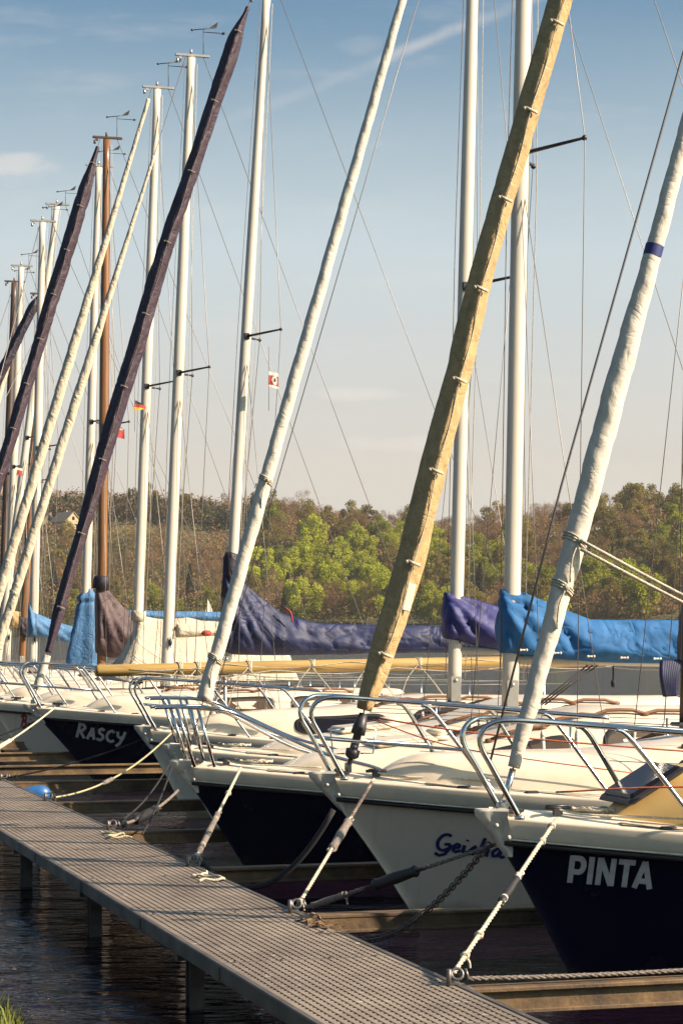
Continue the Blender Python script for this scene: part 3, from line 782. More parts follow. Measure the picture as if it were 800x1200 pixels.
def stroke_text(b, strokes, px0, px1, wid, m, name='name_lettering', slant=0., eps=.004):
    """strokes: list of polylines in letter space (u right, v up; cap height 1). px0/px1 = pixel of baseline start / end, with height rows."""
    (xa, ya), (xb, yb_), hpx = px0, px1, wid[1]
    A = b.hit(xa, ya); B = b.hit(xb, yb_); C = b.hit(xa, ya - hpx)
    umax = wid[2]; hw = wid[0] / 2
    mb = MB(); lay = 0
    for s in strokes:
        pts = [Vector((p[0] + slant * p[1], p[1], 0)) for p in s]
        fine = []
        for i in range(len(pts) - 1):
            m_ = max(2, int((pts[i + 1] - pts[i]).length / .12))
            for k in range(m_): fine.append(lerp(pts[i], pts[i + 1], k / m_))
        fine.append(pts[-1]); rows = []
        for i, p in enumerate(fine):
            t = (fine[min(i + 1, len(fine) - 1)] - fine[max(i - 1, 0)]).normalized(); nn = Vector((-t.y, t.x, 0)); row = []
            for sg in (-1, 1):
                q = p + nn * hw * sg
                x = A.x + (B.x - A.x) * q.x / umax; z = A.z + (B.z - A.z) * q.x / umax + (C.z - A.z) * q.y
                row.append(Vector((x, -(b.half_at(x, z) + eps + lay * .0004), z)))
            rows.append(row)
        lay += 1
        mb.grid(rows, smooth=False)
    return mb.obj(name, m, b.root)

def arc(cx, cy, rx, ry, a0, a1, n=10):
    return [(cx + rx * cos(radians(a0 + (a1 - a0) * i / n)), cy + ry * sin(radians(a0 + (a1 - a0) * i / n))) for i in range(n + 1)]

LET = {
 'PINTA': [[(.10, 0), (.10, 1)], [(.10, .91), (.34, .91)] + arc(.36, .66, .17, .25, 90, -90) + [(.10, .41)],
           [(.80, 0), (.80, 1)],
           [(1.10, 0), (1.10, 1)], [(1.12, .97), (1.56, .03)], [(1.58, 0), (1.58, 1)],
           [(1.76, .91), (2.36, .91)], [(2.06, 0), (2.06, .9)],
           [(2.42, 0), (2.70, .98)], [(2.70, .98), (2.98, 0)], [(2.52, .27), (2.88, .27)]],
 'RASCY': [[(.12, .02), (.2, 1)], [(.08, .97), (.45, .93), (.58, .76), (.42, .55), (.2, .48)], [(.26, .5), (.62, .02)],
           [(.80, 0), (1.06, .82)], [(1.06, .82), (1.26, .02)], [(.88, .30), (1.2, .28)],
           [(1.86, .74), (1.68, .84), (1.5, .72), (1.56, .52), (1.76, .42), (1.84, .22), (1.66, .04), (1.42, .12)],
           [(2.52, .68), (2.36, .8), (2.14, .68), (2.04, .4), (2.16, .12), (2.40, .04), (2.58, .16)],
           [(2.72, .80), (2.78, .48), (2.96, .36), (3.12, .5)], [(3.22, .84), (3.12, .4), (2.96, .0), (2.74, -.22)]],
 'Geisha': [arc(.36, .52, .32, .48, 52, 318, 16), [(.36, .42), (.66, .44)], [(.66, .44), (.64, .12), (.54, -.16), (.30, -.28), (.06, -.16)],
            [(.80, .24), (1.06, .32), (1.08, .46), (.94, .52), (.82, .38), (.84, .14), (.98, .04), (1.20, .16)],
            [(1.30, .5), (1.30, .14), (1.40, .04), (1.54, .14)], [(1.34, .74), (1.36, .82)],
            [(1.56, .08), (1.78, .52), (1.90, .24), (1.80, .04), (1.58, .06)],
            [(2.06, 0), (2.10, 1.05)], [(2.07, .22), (2.18, .46), (2.34, .54), (2.44, .40), (2.42, .06), (2.52, .02)],
            [(3.02, .46), (2.82, .52), (2.66, .30), (2.74, .06), (2.92, .10), (3.04, .46)], [(3.04, .46), (3.04, .12), (3.16, .04), (3.28, .12)]],
 'Bi': [[(.2, .05), (.34, 1)], [(.05, .8), (.3, 1.02), (.62, .92), (.6, .66), (.32, .55)], [(.32, .55), (.66, .46), (.66, .14), (.36, .02), (.1, .12)],
        [(1.0, .52), (.96, .14), (1.1, .04), (1.24, .2)], [(1.04, .74), (1.06, .82)]],
}

def boat_common(label, bow, hullmat, **k):
    b = Boat(label, bow, L=k.get('L', 7.2), zb=k.get('zb', 1.06), half=k.get('half', 1.2), rake=k.get('rake', .62))
    hull(b, hullmat, band=k.get('band', 'cream'), strake=k.get('strake', 'rubber'), deckmat=k.get('deck', 'deck'))
    return b

def at_px(px, Y): return ((px - CX) * Y / F, Y)

# ---- PINTA
b1 = boat_common('dark navy sailboat lettered PINTA, the nearest boat, with ochre trunk cabin', at_px(566, 12.85), 'navy', zb=1.08, rake=.60)
cabin(b1, x0=.74, x1=5., h=(.37, .42, .50), frac=.66, m='tan', windows=((2.6, 3.5),), hatch=(.99, .36, .42, 'dark'), front=.72)
pulpit(b1, lower=False); cleats(b1)
g1 = rig(b1, (1096, 830), (1112, 0), 10.4, fs=((603, 892), (795, 183)), wr=.0045, zbase=1.3, covers=True)
furled(b1, g1, (604, 900), (0, 0), .078, 'cloth_white', ext=7.9, turns=9, ties=((663, 690), (676, 635)), wrinkle=.022, stripe=(773, 297), prof=[(905, 13), (884, 15), (850, 18), (785, 20), (710, 23), (631, 26), (524, 27), (430, 26), (299, 20), (180, 18), (0, 15), (-400, 10)])
drum_pt = MB(); drum_pt.tube([g1.low, g1.low + g1.u * .22], .02, 8); drum_pt.box(g1.low + Vector((0, 0, -.03)), (.07, .06, .1), bev=.01); drum_pt.obj('furling_swivel', 'steel', b1.root)
stroke_text(b1, LET['PINTA'], (663, 1034), (761, 1042), (.20, 32, 3.02), 'lettergrey')
fl = MB(); fl.tube(bez([(.35, -.25, 1.22), (1.2, -.62, 1.26), (3.2, -1.0, 1.2), (5, -1.05, 1.15)], 6), .006, 6); fl.obj('furling_line', 'ropered', b1.root)
sh = MB(); pt = g1.fa + g1.u * (g1.fl * frac_at(b1, 676, 635, g1.fa, g1.u, g1.fl))
for k, dz in ((0, 0), (1, -.05)): sh.tube(bez([pt + g1.sd * .09 + Vector((0, 0, dz)), pt + Vector((1.0, -.35, -.52 + dz)), pt + Vector((2.4, -.75, -1.0 + dz * 3))], 8), .011, 6)
sh.obj('jib_sheet', 'rope', b1.root)
hy = MB(); hy.tube([(.10, .18, 1.35), b1.cp(657, 570), b1.cp(800, 62), b1.cp(900, -290)], .007, 6); hy.obj('halyard', 'wire', b1.root)

# ---- Geisha
b2 = boat_common('white sailboat lettered Geisha, second nearest, with tan sleeve on its forestay', at_px(370, 15.9), 'white', zb=1.10, rake=.78)
cabin(b2, x0=.42, x1=5.2, h=(.20, .30, .50), frac=.62, m='cream', windows=((2.6, 3.4), (3.7, 4.4)), rails=True)
pulpit(b2, hh=.58); cleats(b2)
g2 = rig(b2, (805, 850), (825, 0), 10.6, mm='darkmast', fs=((424, 842), (648, 30)), wr=.0045, zbase=1.4, covers=True)
zipped_cover(b2, g2, (427, 832), (0, 0), .098, 'cloth_tan', lambda t: 1., toggles=12, ext=8.7, bend=[(832, 0), (770, -3), (660, -5), (467, -1), (300, 4), (130, 3), (0, 0), (-100, 0)], pp=[(832, 17), (815, 22), (790, 27), (740, 31), (660, 34), (560, 32), (467, 30), (280, 27), (0, 27), (-300, 22)])
drum(b2, g2, 1.24)
stroke_text(b2, LET['Geisha'], (508, 996), (590, 1006), (.17, 20, 3.3), 'letterblue', slant=.18)
fl = MB(); fl.tube(bez([(.4, -.2, 1.52), (1.2, -.55, 1.40), (3.0, -.95, 1.25), (5.0, -1.05, 1.15)], 6), .007, 6); fl.tube(bez([(.45, .1, 1.5), (1.0, -.3, 1.3), (2.2, -.6, 1.12)], 6), .005, 5); fl.obj('furling_line', 'ropered', b2.root)
bd = MB(); p = b2.cp(784, 790)
for k in range(8): bd.tube(bez([p + Vector((.02 * k - .08, -.05, .10)), p + Vector((.015 * k - .10, -.09, -.02)), p + Vector((-.06 + .01 * k, -.06, -.16))], 5), .022, 6)
bd.obj('rope_bundle', 'cloth_navy', b2.root)
lab = MB(); p = b2.cp(479, 700, -.13); lab.box(p, (.06, .015, .20), Matrix.Rotation(.25, 3, 'Y'), bev=.004); lab.obj('cover_tag', 'fwhite', b2.root)
sb = boom_cover(b2, [(800, 700, 790), (860, 722, 790), (1000, 738, 790)], 'cloth_navy')

def deck_details(b, coil=True, vent=None, pads=True):
    if pads:
        for sgn in (-1, 1):
            p_ = MB(); rows = []
            for i in range(25):
                x = .75 + 4.2 * i / 24; w = b.half_at(x, b.sheer(x)); row = []
                for f in (.70, .78, .86):
                    yy = sgn * (w * f - .02); row.append(Vector((x, yy, b.sheer(x) + .05 * (1 - f * f) + .001)))
                rows.append(row)
            p_.grid(rows, flip=sgn > 0); p_.obj('non_slip_panel', 'pad', b.root)
    if coil:
        c = MB(); z = b.sheer(.6) + .055; pts = []
        for i in range(34):
            t = i / 33; pts.append((.62 + .20 * t + .06 * cos(t * 21), .02 + .10 * sin(t * 17) * (1 - .3 * t), z + .012 * sin(t * 40) ** 2 + .006))
        c.tube(bez(pts, 3), .009, 6); c.tube(bez([(.42, -.10, z + .03), (.55, -.14, z), (.85, -.22, z - .015), (1.2, -.34, z - .03)], 5), .008, 6); c.obj('deck_line', 'rope', b.root)
    if vent:
        v = MB(); x, y, z = vent; v.tube([(x, y, z), (x, y, z + .03), (x, y, z + .035), (x, y, z + .07), (x, y, z + .09), (x, y, z + .10)], [.10, .10, .06, .12, .10, .03], 16); v.obj('deck_vent', 'white', b.root)
deck_details(b1); deck_details(b2)

# ---- navy boat, third
b3 = boat_common('dark navy sailboat behind the white bow of Geisha, white furled jib, bright blue boom cover', at_px(206, 19.0), 'navy', zb=1.0, rake=.66)
cabin(b3, x0=.9, x1=5.4, h=(.16, .34, .70), frac=.62, m='cream', windows=((2.6, 3.4), (3.7, 4.4)), hatch=(2.0, .5, .5, 'white'))
pulpit(b3, hh=.50, sloped=True, lower=False); cleats(b3)
g3 = rig(b3, (597, 830), (613, 0), 10.6, rx=.088, ry=.066, fs=((240, 815), (470, 5)), spz=.545, zbase=1.38, covers=True)
furled(b3, g3, (238, 820), (0, 0), .064, 'cloth_white', ext=8.9, turns=7, ties=((252, 772), (302, 560)), wrinkle=.025, prof=[(830, 17), (780, 16), (680, 15.5), (600, 15.5), (400, 14), (200, 12), (35, 10), (-400, 6)])
boom_cover(b3, [(586, 690, 765), (605, 692, 768), (640, 706, 771), (690, 726, 776), (760, 727, 778), (830, 727, 780), (930, 729, 782)], 'cloth_blue', hw=.19, fold=.11, seed=4.2, lace=9)
bm = MB(); bm.tube([b3.cp(598, 772), b3.cp(960, 780)], .045, 10); bm.obj('boom', 'alu', b3.root)
tk = MB()
for k in range(3): tk.tube([b3.cp(690 + k * 6, 778), b3.cp(630 + k * 4, 826, -.2)], .007, 5)
tk.tube([b3.cp(718, 778), b3.cp(718, 800)], .008, 5); tk.blob(b3.cp(718, 801), (.025, .025, .04), 6); tk.obj('vang_tackle', 'ropeblack', b3.root)

deck_details(b3, vent=(2.35, -.05, b3.sheer(2.35) + .36))
# ---- fourth, cream narrow bow
b4 = boat_common('white sailboat just beyond the second navy hull, with violet boom cover', at_px(196, 22.1), 'white', zb=.98, rake=.6)
cabin(b4, x0=.9, x1=5.4, h=(.15, .34, .72), frac=.62, m='white', windows=((2.6, 3.4), (3.7, 4.4)), hatch=(2.0, .5, .5, 'white'))
pulpit(b4, hh=.50, sloped=True, lower=False); cleats(b4)
g4 = rig(b4, (531, 840), (553, 0), 10.8, rx=.082, ry=.062, fs=((265, 770), (490, 0)), spz=.46, zbase=1.35, covers=True)
boom_cover(b4, [(521, 694, 748), (535, 697, 752), (560, 704, 758), (590, 712, 762), (640, 724, 766), (760, 730, 768)], 'cloth_violet', hw=.17, fold=.085, seed=9.1)
bm = MB(); bm.tube([b4.cp(532, 762), b4.cp(790, 767)], .045, 10); bm.obj('boom', 'alu', b4.root)

deck_details(b4, vent=(2.3, -.05, b4.sheer(2.3) + .36))
# ---- fifth: mast lowered on deck
b5 = boat_common('white sailboat with its yellow wooden mast lowered along the deck', at_px(163, 25.2), 'greyhull', zb=1.03, rake=.56)
cabin(b5, x0=.5, x1=5.2, h=(.2, .36, .58), frac=.62, m='white', windows=((1.75, 2.75), (3.1, 4.2)), rails=True)
pulpit(b5, hh=.58); cleats(b5)
sp = MB(); A = b5.cp(112, 786); B = b5.cp(700, 774); 
B = A + (B - A) * 1.22
sp.tube([A, A + (B - A) * .004, lerp(A, B, .3), lerp(A, B, .7), B], [.060, .068, .075, .075, .06], 14)
spar = sp.obj('lowered_mast', 'spar', b5.root)
for xx in (1.0, 4.9):
    sc = MB(); p = lerp(A, B, (xx - A.x) / (B.x - A.x)); sc.tube([(xx, -.02, b5.sheer(xx)), p - Vector((0, 0, .06))], .022, 8); sc.tube([(xx - .2, .2, b5.sheer(xx)), p - Vector((0, 0, .06))], .018, 8)
    sc.obj('mast_crutch', 'alubare', b5.root)
for x in (.34, .55, 1.15, 1.9, 2.6, 3.2):
    p = lerp(A, B, (x + .6) / (B.x - A.x)); r_ = MB()
    for k in range(3): r_.torus(p + Vector((.03 * k, 0, 0)), .078, .008, Matrix.Rotation(pi / 2, 3, 'Y') @ Matrix.Rotation(.25 * (k - 1), 3, 'X'), 16, 5)
    r_.tube(bez([p + Vector((0, -.08, 0)), p + Vector((.16, -.15, -.2)), p + Vector((.34, -.12, -.42))], 5), .006, 5)
    r_.tube(bez([p + Vector((0, -.08, 0)), p + Vector((-.16, -.14, -.18)), p + Vector((-.26, -.2, -.44))], 5), .006, 5)
    r_.obj('lashing', 'rope', spar)
for k in range(4):
    w = MB(); pts = [lerp(A, B, t) + Vector((0, -.07 - .02 * k, .05 - .04 * k - .06 * sin(pi * ((t * 5 + k * .3) % 1)))) for t in [i / 40 for i in range(2, 40)]]
    w.tube(pts, .005, 5); w.obj('halyard', 'ropegrey' if k % 2 else 'rope', spar)

# ---- RASCY (berth seven)
b7 = boat_common('dark navy sailboat lettered RASCY, plum sleeve on its forestay, navy boom cover', at_px(32, 31.3), 'navy', zb=1.07, L=8.0, rake=.95, half=1.3)
cabin(b7, x0=.8, x1=5.4, h=(.2, .34, .46), frac=.62, m='cream', windows=((2.6, 3.4), (3.7, 4.6)))
pulpit(b7, hh=.62, r=.0175); cleats(b7)
g7 = rig(b7, (270, 700), (312, 0), 11.35, rx=.088, ry=.068, fs=((55, 770), (287, 20)), spz=.50, zbase=1.45, wr=.0055)
zipped_cover(b7, g7, (58, 765), (290, 8), .11, 'cloth_plum', lambda t: .45 + .35 * smooth(t / .06) + .35 * smooth((t - .1) / .25) - .12 * smooth((t - .5) / .3) + (.12 * smooth((t - .84) / .06)) - .85 * smooth((t - .93) / .07), bend=[(770, 0), (640, 4), (500, 7), (300, 9), (165, 6), (41, 3), (10, 0)], toggles=9, tg='ropegrey')
lo = furled(b7, g7, (42, 808), (56, 768), .06, 'cloth_white', taper=(.8, .9), turns=4, name='furled_foot')
stroke_text(b7, LET['RASCY'], (88, 864), (145, 872), (.19, 17, 3.25), 'lettergrey', slant=.08)
boom_cover(b7, [(262, 652, 764), (270, 668, 767), (282, 680, 768), (300, 696, 768), (330, 719, 768), (370, 730, 768), (430, 732, 766), (500, 733, 765), (575, 735, 764)], 'cloth_navy', hw=.24, fold=.11, seed=2.7)
wr_ = MB(); wr_.tube([b7.cp(268, 700), b7.cp(271, 652), b7.cp(272, 648)], [.115, .105, .09], 12); wr_.obj('mast_collar', 'cloth_black', b7.root)
rb = MB(); p = b7.cp(334, 712, -.2); rb.tube(bez([p, p + Vector((.08, -.03, -.08)), p + Vector((.10, -.02, -.22))], 5), [.014] * 10 + [.006], 5); rb.obj('ribbon', 'red', b7.root)
bm = MB(); bm.tube([b7.cp(272, 762), b7.cp(600, 760)], .05, 10); bm.obj('boom', 'alu', b7.root)

# ---- berth eight: white with red script
b8 = boat_common('white sailboat with red script on the bow, left of the hull lettered RASCY', at_px(-14, 34.4), 'white', zb=1.06, L=7.6)
cabin(b8, x0=.8, h=(.18, .3, .42), m='cream', windows=((2.6, 3.4), (3.7, 4.4)))
pulpit(b8, hh=.6, r=.0175); cleats(b8)
g8 = rig(b8, (196, 770), (224, 68), 11.25, rx=.10, ry=.072, fs=((0, 750), (180, 185)), spz=.5, zbase=1.2, wr=.006, vane=.42)
furled(b8, g8, (-4, 760), (181, 183), .072, 'cloth_beige', taper=(1., .35), turns=5, ties=(.11,))
stroke_text(b8, LET['Bi'], (23, 852), (36, 855), (.2, 15, 1.2), 'letterred', slant=.1)
bm = boom_cover(b8, [(207, 731, 747), (225, 731, 747), (245, 733, 746), (256, 736, 745)], 'cloth_beige', hw=.12, fold=.02, name='furled_mainsail')
gn = MB(); gn.tube([b8.cp(200, 736), b8.cp(208, 737)], .03, 8); gn.box(b8.cp(200, 733), (.06, .1, .2), bev=.01); gn.obj('gooseneck', 'dark', b8.root)
rp = MB(); rp.blob(b8.cp(242, 742, -.1), (.09, .04, .05), 8); rp.obj('sail_patch', 'red', b8.root)

# ---- berth nine: beige tent
b9 = boat_common('cream sailboat under a beige tent sheet, its mast third tall white one', at_px(-34, 37.5), 'white', zb=1.0, L=7.6)
cabin(b9, x0=1., h=(.18, .3, .42), m='cream', windows=((2.6, 3.4), (3.7, 4.4)), rails=False)
pulpit(b9, hh=.6, r=.0175)
g9 = rig(b9, (162, 725), (184, 110), 11.5, rx=.098, ry=.07, fs=((0, 692), (176, 110)), spz=.5, zbase=1.2, wr=.006, vane=.42)
furled(b9, g9, (-22, 770), (174, 116), .083, 'cloth_beige', taper=(1., .4), turns=5)
tn = MB(); o_ = []
ridge = [b9.cp(163, 721), b9.cp(205, 723), b9.cp(265, 728), b9.cp(330, 730)]
for sgn in (-1, 1):
    rows = []
    nn = 30
    for i in range(nn + 1):
        t = i / nn; x = ridge[0].x + (ridge[-1].x - ridge[0].x) * t; zr = ridge[0].z + (ridge[-1].z - ridge[0].z) * t - .05 * sin(pi * ((t * 3) % 1))
        row = []
        for k in range(13):
            f = k / 12; y = sgn * (.03 + 1.15 * f); z = zr - (zr - 1.28) * f ** .8 - .05 * sin(pi * f) + .02 * noise.noise(Vector((x * 3, f * 5, sgn)))
            row.append(Vector((x - .45 * f * (1 - t) + .02 * noise.noise(Vector((f * 4, x, 2))), y, z)))
        rows.append(row)
    tn.grid(rows, flip=sgn < 0)
front = [[Vector((ridge[0].x - .45 * f, s * (.03 + 1.15 * f), ridge[0].z - (ridge[0].z - 1.28) * f ** .8 - .05 * sin(pi * f))) for s in (-1, 1)] for f in [k / 12 for k in range(13)]]
tn.grid(front)
tent = tn.obj('boom_tent', 'cloth_beige', b9.root)
sol = tent.modifiers.new('t', 'SOLIDIFY'); sol.thickness = .012
cl = MB(); cl.tube([b9.cp(162, 728), b9.cp(163.4, 716)], .125, 12); cl.obj('tent_collar', 'cloth_beige', tent)

# ---- berth ten: brown mast
def far_bow(Y): return (.86 - .287 * (Y - 12.85) - .1, Y)
b10 = boat_common('wooden masted sailboat with brown boom cover and dark plum sleeve on its forestay', far_bow(40.6), 'navy', zb=1.0, L=7.6)
cabin(b10, x0=1., h=(.18, .3, .42), m='cream', rails=False)
pulpit(b10, hh=.6, r=.0175)
g10 = rig(b10, (119, 780), (125, 160), 11.3, mm='brownmast', rx=.10, ry=.08, fs=((0, 556), (112, 182)), spz=.47, zbase=1.2, wr=.006, vane=.40)
zipped_cover(b10, g10, (-70, 800), (115, 172), .135, 'cloth_plum', lambda t: .6 + .3 * smooth(t / .2) + .15 * smooth((t - .6) / .1) - .75 * smooth((t - .90) / .10), toggles=12, tg='ropegrey')
boom_cover(b10, [(113, 680, 765), (120, 682, 768), (130, 694, 771), (145, 712, 771), (160, 724, 768), (200, 735, 765), (240, 738, 764)], 'cloth_brown', hw=.26, fold=.10, seed=7.7)
wr_ = MB(); wr_.tube([b10.cp(118, 690), b10.cp(119.4, 678), b10.cp(119.6, 675)], [.16, .15, .12], 12); wr_.obj('mast_collar', 'cloth_black', b10.root)

# ---- berth eleven: white thin mast with hanging pale blue cover
b11 = boat_common('white masted sailboat with a pale blue cover hanging down its mast', far_bow(43.7), 'white', zb=1.0, L=7.6)
cabin(b11, x0=1., h=(.18, .3, .42), m='white', rails=False); pulpit(b11, hh=.6, r=.0175)
g11 = rig(b11, (101, 700), (116, 192), 11.45, rx=.10, ry=.07, fs=((20, 500), (105, 225)), spz=.5, zbase=1.2, wr=.006, vane=.3)
ct = MB(); rows = []
for i in range(41):
    t = i / 40; py = 690 + 92 * t; cpx = 99.5 - 3 * t; p = b11.cp(cpx + 4, py); wd = (.09 + .12 * smooth((t - .02) / .1) + .18 * smooth((t - .2) / .7)) * (1 - .25 * exp(-((t - .17) / .03) ** 2))
    rows.append([p + Vector((wd * cos(a) * (1 + .14 * sin(5 * a + 3 * t) + .1 * noise.noise(Vector((cos(a) * 2, sin(a) * 2, t * 5)))), wd * .62 * sin(a) * (1 + .15 * sin(4 * a)), 0)) for a in [2 * pi * j / 36 for j in range(36)]])
ct.grid(rows, True, cap0=True, cap1=True, flip=True); ct.obj('hanging_cover', 'cloth_sky', b11.root)
boom_cover(b11, [(150, 715, 724), (200, 716, 726), (262, 717, 728)], 'cloth_sky', hw=.3, fold=.03, name='boat_sheet')

# ---- more masts up the row
def plain(label, k, hullm, base, top, zt, mm, fsx, sail, cov=None, covm=None, vane=.3, rx=.1, spz=.5):
    Y = 12.85 + (k - 1) * 3.07
    b = boat_common(label, far_bow(Y), hullm, zb=1.0, L=7.6)
    cabin(b, x0=1., h=(.18, .3, .42), m='white' if k % 2 else 'cream', rails=False, windows=((2.6, 3.4),)); pulpit(b, hh=.6, r=.02, lower=False)
    g = rig(b, base, top, zt, mm=mm, rx=rx, ry=rx * .72, fs=fsx, spz=spz, zbase=1.2, wr=.007, vane=vane)
    if sail:
        kind, m, a, c, r = sail
        if kind == 'furl': furled(b, g, a, c, r, m, taper=(1., .4), turns=5)
        else: zipped_cover(b, g, a, c, r, m, lambda t: .75 + .25 * smooth(t / .2) - .75 * smooth((t - .9) / .1), toggles=0)
    if cov: boom_cover(b, cov, covm, hw=.24, fold=.05)
    return b, g
def ztop_of(k, py):  # height of a masthead seen at row py from berth k
    Y = 12.85 + (k - 1) * 3.07 + .85
    return H + (HY - py) * Y / F
plain('sailboat with blue boom cover under the white masthead with a wide crane', 12, 'navy', (40, 720), (50, 262), ztop_of(12, 262), 'alu', ((-30, 560), (40, 290)), None, [(34, 706, 746), (42, 718, 747), (58, 725, 748), (75, 731, 752), (96, 737, 756)], 'cloth_sky', rx=.105)
plain('sailboat with the strongly raked white mast beyond the wide crane', 13, 'white', (8, 700), (67, 240), ztop_of(13, 240), 'alu', ((0, 440), (46, 346)), ('cover', 'cloth_black', (-20, 485), (47, 345), .12), rx=.095)
plain('sailboat with a brown wooden mast and black cover bundled at its foot', 14, 'greyhull', (29, 720), (46, 390), ztop_of(14, 345), 'brownmast', ((-40, 560), (30, 420)), None, [(23, 722, 745), (31, 724, 748), (38, 726, 746)], 'cloth_black', rx=.105)
plain('sailboat with a white mast in front of a dark one near the photo edge', 15, 'white', (10, 720), (25, 315), ztop_of(15, 312), 'alu', ((0, 460), (25, 372)), ('furl', 'cloth_beige', (-30, 540), (25, 370), .085), [(12, 715, 735), (30, 718, 736), (40, 720, 736)], 'cloth_tan', rx=.11)
plain('farthest sailboat with a dark brown mast at the left end of the row', 16, 'navy', (3, 720), (17, 330), ztop_of(16, 330), 'darkmast', ((-60, 560), (8, 360)), None, rx=.12)

# ------------------------------------------------------------------ jetty
ZD = .43
def dock_x(Y): return 3.312 - .3019 * Y
DW = .97
jet = empty('jetty', (dock_x(12), 12, 0), 0, label='long narrow grey grating jetty running from the bank past the bows', category='jetty')
DA = atan2(1, -.3019) - pi / 2       # along-jetty direction as a rotation about z
def dj(u, v, z):                    # u along the jetty from Y=12, v across (right positive), local to the empty
    return Vector((cos(DA) * v - sin(DA) * u, sin(DA) * v + cos(DA) * u, z))
U0, U1 = -6.5, 42.
def put(mb, name, m, **k):
    mb.v = [tuple(dj(v[1], v[0], v[2])) for v in mb.v]; return mb.obj(name, m, jet, **k)
sheet = MB(); sheet.box((0, (U0 + U1) / 2, ZD - .032), (DW - .05, U1 - U0, .03)); put(sheet, 'grating_bed', 'gratingdark')
gr = MB(); nr = 21; rp_ = (DW - .06) / nr; tp_ = .062
SEG = [U0 + 2.02 * i for i in range(25)]
for i in range(len(SEG) - 1):
    for j in range(nr):
        gr.box((-DW / 2 + .03 + rp_ * (j + .5), (SEG[i] + SEG[i + 1]) / 2, ZD - .008), (rp_ * .60, SEG[i + 1] - SEG[i] - .02, .018))
put(gr, 'grating', 'grating')
gt = MB(); k = 0; u = U0
while u < 24:
    for j in range(nr - 1):
        gt.box((-DW / 2 + .03 + rp_ * (j + 1), u + (j % 2) * tp_ / 2, ZD - .0095), (rp_ * .42, .024, .016))
    u += tp_
put(gt, 'grating_web', 'grating')
for x in SEG[1:]:
    js = MB(); js.box((0, x, ZD - .010), (DW - .06, .035, .020), bev=.003)
    for v in (-.38, -.13, .13, .38): js.tube([(v, x, ZD), (v, x, ZD + .006)], .011, 6)
    put(js, 'joint_strip', 'fascia')
for sgn in (-1, 1):
    fb = MB(); fb.box((sgn * (DW / 2 - .018), (U0 + U1) / 2, ZD - .038), (.04, U1 - U0, .088), bev=.006)
    for i in range(24): fb.box((sgn * (DW / 2 + .004), U0 + i * 2.0, ZD - .04), (.008, .09, .07))
    put(fb, 'side_beam', 'fascia')
nj = 0
for u in [-2.4 + i * 3.12 for i in range(14)]:
    for sgn in (-1, 1):
        p = MB(); c = (sgn * (DW / 2 - .16), u, 0)
        p.box((c[0], c[1], -.15), (.012, .09, .98)); p.box((c[0], c[1] - .05, -.15), (.085, .011, .97)); p.box((c[0], c[1] + .05, -.15), (.085, .011, .96)); p.box((c[0], c[1], .30), (.14, .14, .02))
        put(p, 'post', 'post')
    cbm = MB(); cbm.box((0, u, .315), (DW - .1, .08, .07)); put(cbm, 'cross_beam', 'post')

def far_edge(Y): return dock_x(Y) + DW / 2 / cos(DA)
rings = [10.75, 13.5, 16.15, 19.1, 22.3, 25.3, 28.2, 31.1]
def ring_pos(i): Y = rings[i]; return Vector((far_edge(Y) - .015, Y, ZD + .03))
for i in range(8):
    p = ring_pos(i) - Vector((dock_x(12), 12, 0)); r_ = MB()
    r_.box(p + Vector((-.03, 0, -.022)), (.09, .07, .012), bev=.003); r_.torus(p + Vector((.0, -.02, .025)), .028, .008, Matrix.Rotation(1.1, 3, 'X'), 14, 6); r_.torus(p + Vector((.05, .02, .02)), .022, .007, Matrix.Rotation(1.3, 3, 'Y'), 12, 6)
    r_.tube([p + Vector((-.04, -.03, -.02)), p + Vector((-.04, -.03, .05))], .013, 7)
    r_.blob(p + Vector((.02, .0, .02)), (.02, .02, .018), 7, jit=.25)
    r_.obj('mooring_ring', 'wire', jet)

# ------------------------------------------------------------------ steel mooring beams between berths
BL = ['nearest rusty mooring beam, under the hull lettered PINTA', 'rusty mooring beam under the white hull lettered Geisha', 'rusty mooring beam below the navy hull beyond Geisha',
      'mossy mooring beam beside the two dark snubber ropes', 'mooring beam where the pale yellow rope ends', 'mooring beam behind the blue barrel float', 'mooring beam in front of the hull lettered RASCY', 'mooring beam below the white hull with red script',
      'mooring beam just past the red-script hull', 'farthest visible mooring beam up the row']
byy = rings + [34.1, 37.2]
for i, Y in enumerate(byy):
    o = empty('mooring_beam', (far_edge(Y) - .05, Y, 0), TH, label=BL[i], category='beam', group='mooring beams between the berths')
    Ln = 6.2; zt = .415; zh = .07 if 1 <= i <= 4 else .085
    mb = MB(); mb.box((Ln / 2, 0, zt - .012), (Ln, .13, .024), bev=.005); mb.box((Ln / 2, 0, zt - .024 - zh / 2), (Ln - .01, .06 if i in (0, 2, 6, 7) else .118, zh)); mb.box((Ln / 2, 0, zt - .024 - zh - .011), (Ln, .13, .022), bev=.004)
    mb.obj('girder', 'beam', o)
    hg = MB(); hg.box((.05, 0, zt - .06), (.10, .17, .14), bev=.01); hg.tube([(.02, -.1, zt - .03), (.02, .1, zt - .03)], .016, 8); hg.obj('hinge', 'post', o)
    fl_ = MB(); fl_.tube([(Ln - .7, 0, .08), (Ln - .68, 0, .08), (Ln - .1, 0, .08), (Ln - .08, 0, .08)], [.10, .17, .17, .10], 14); fl_.obj('float', 'post', o)

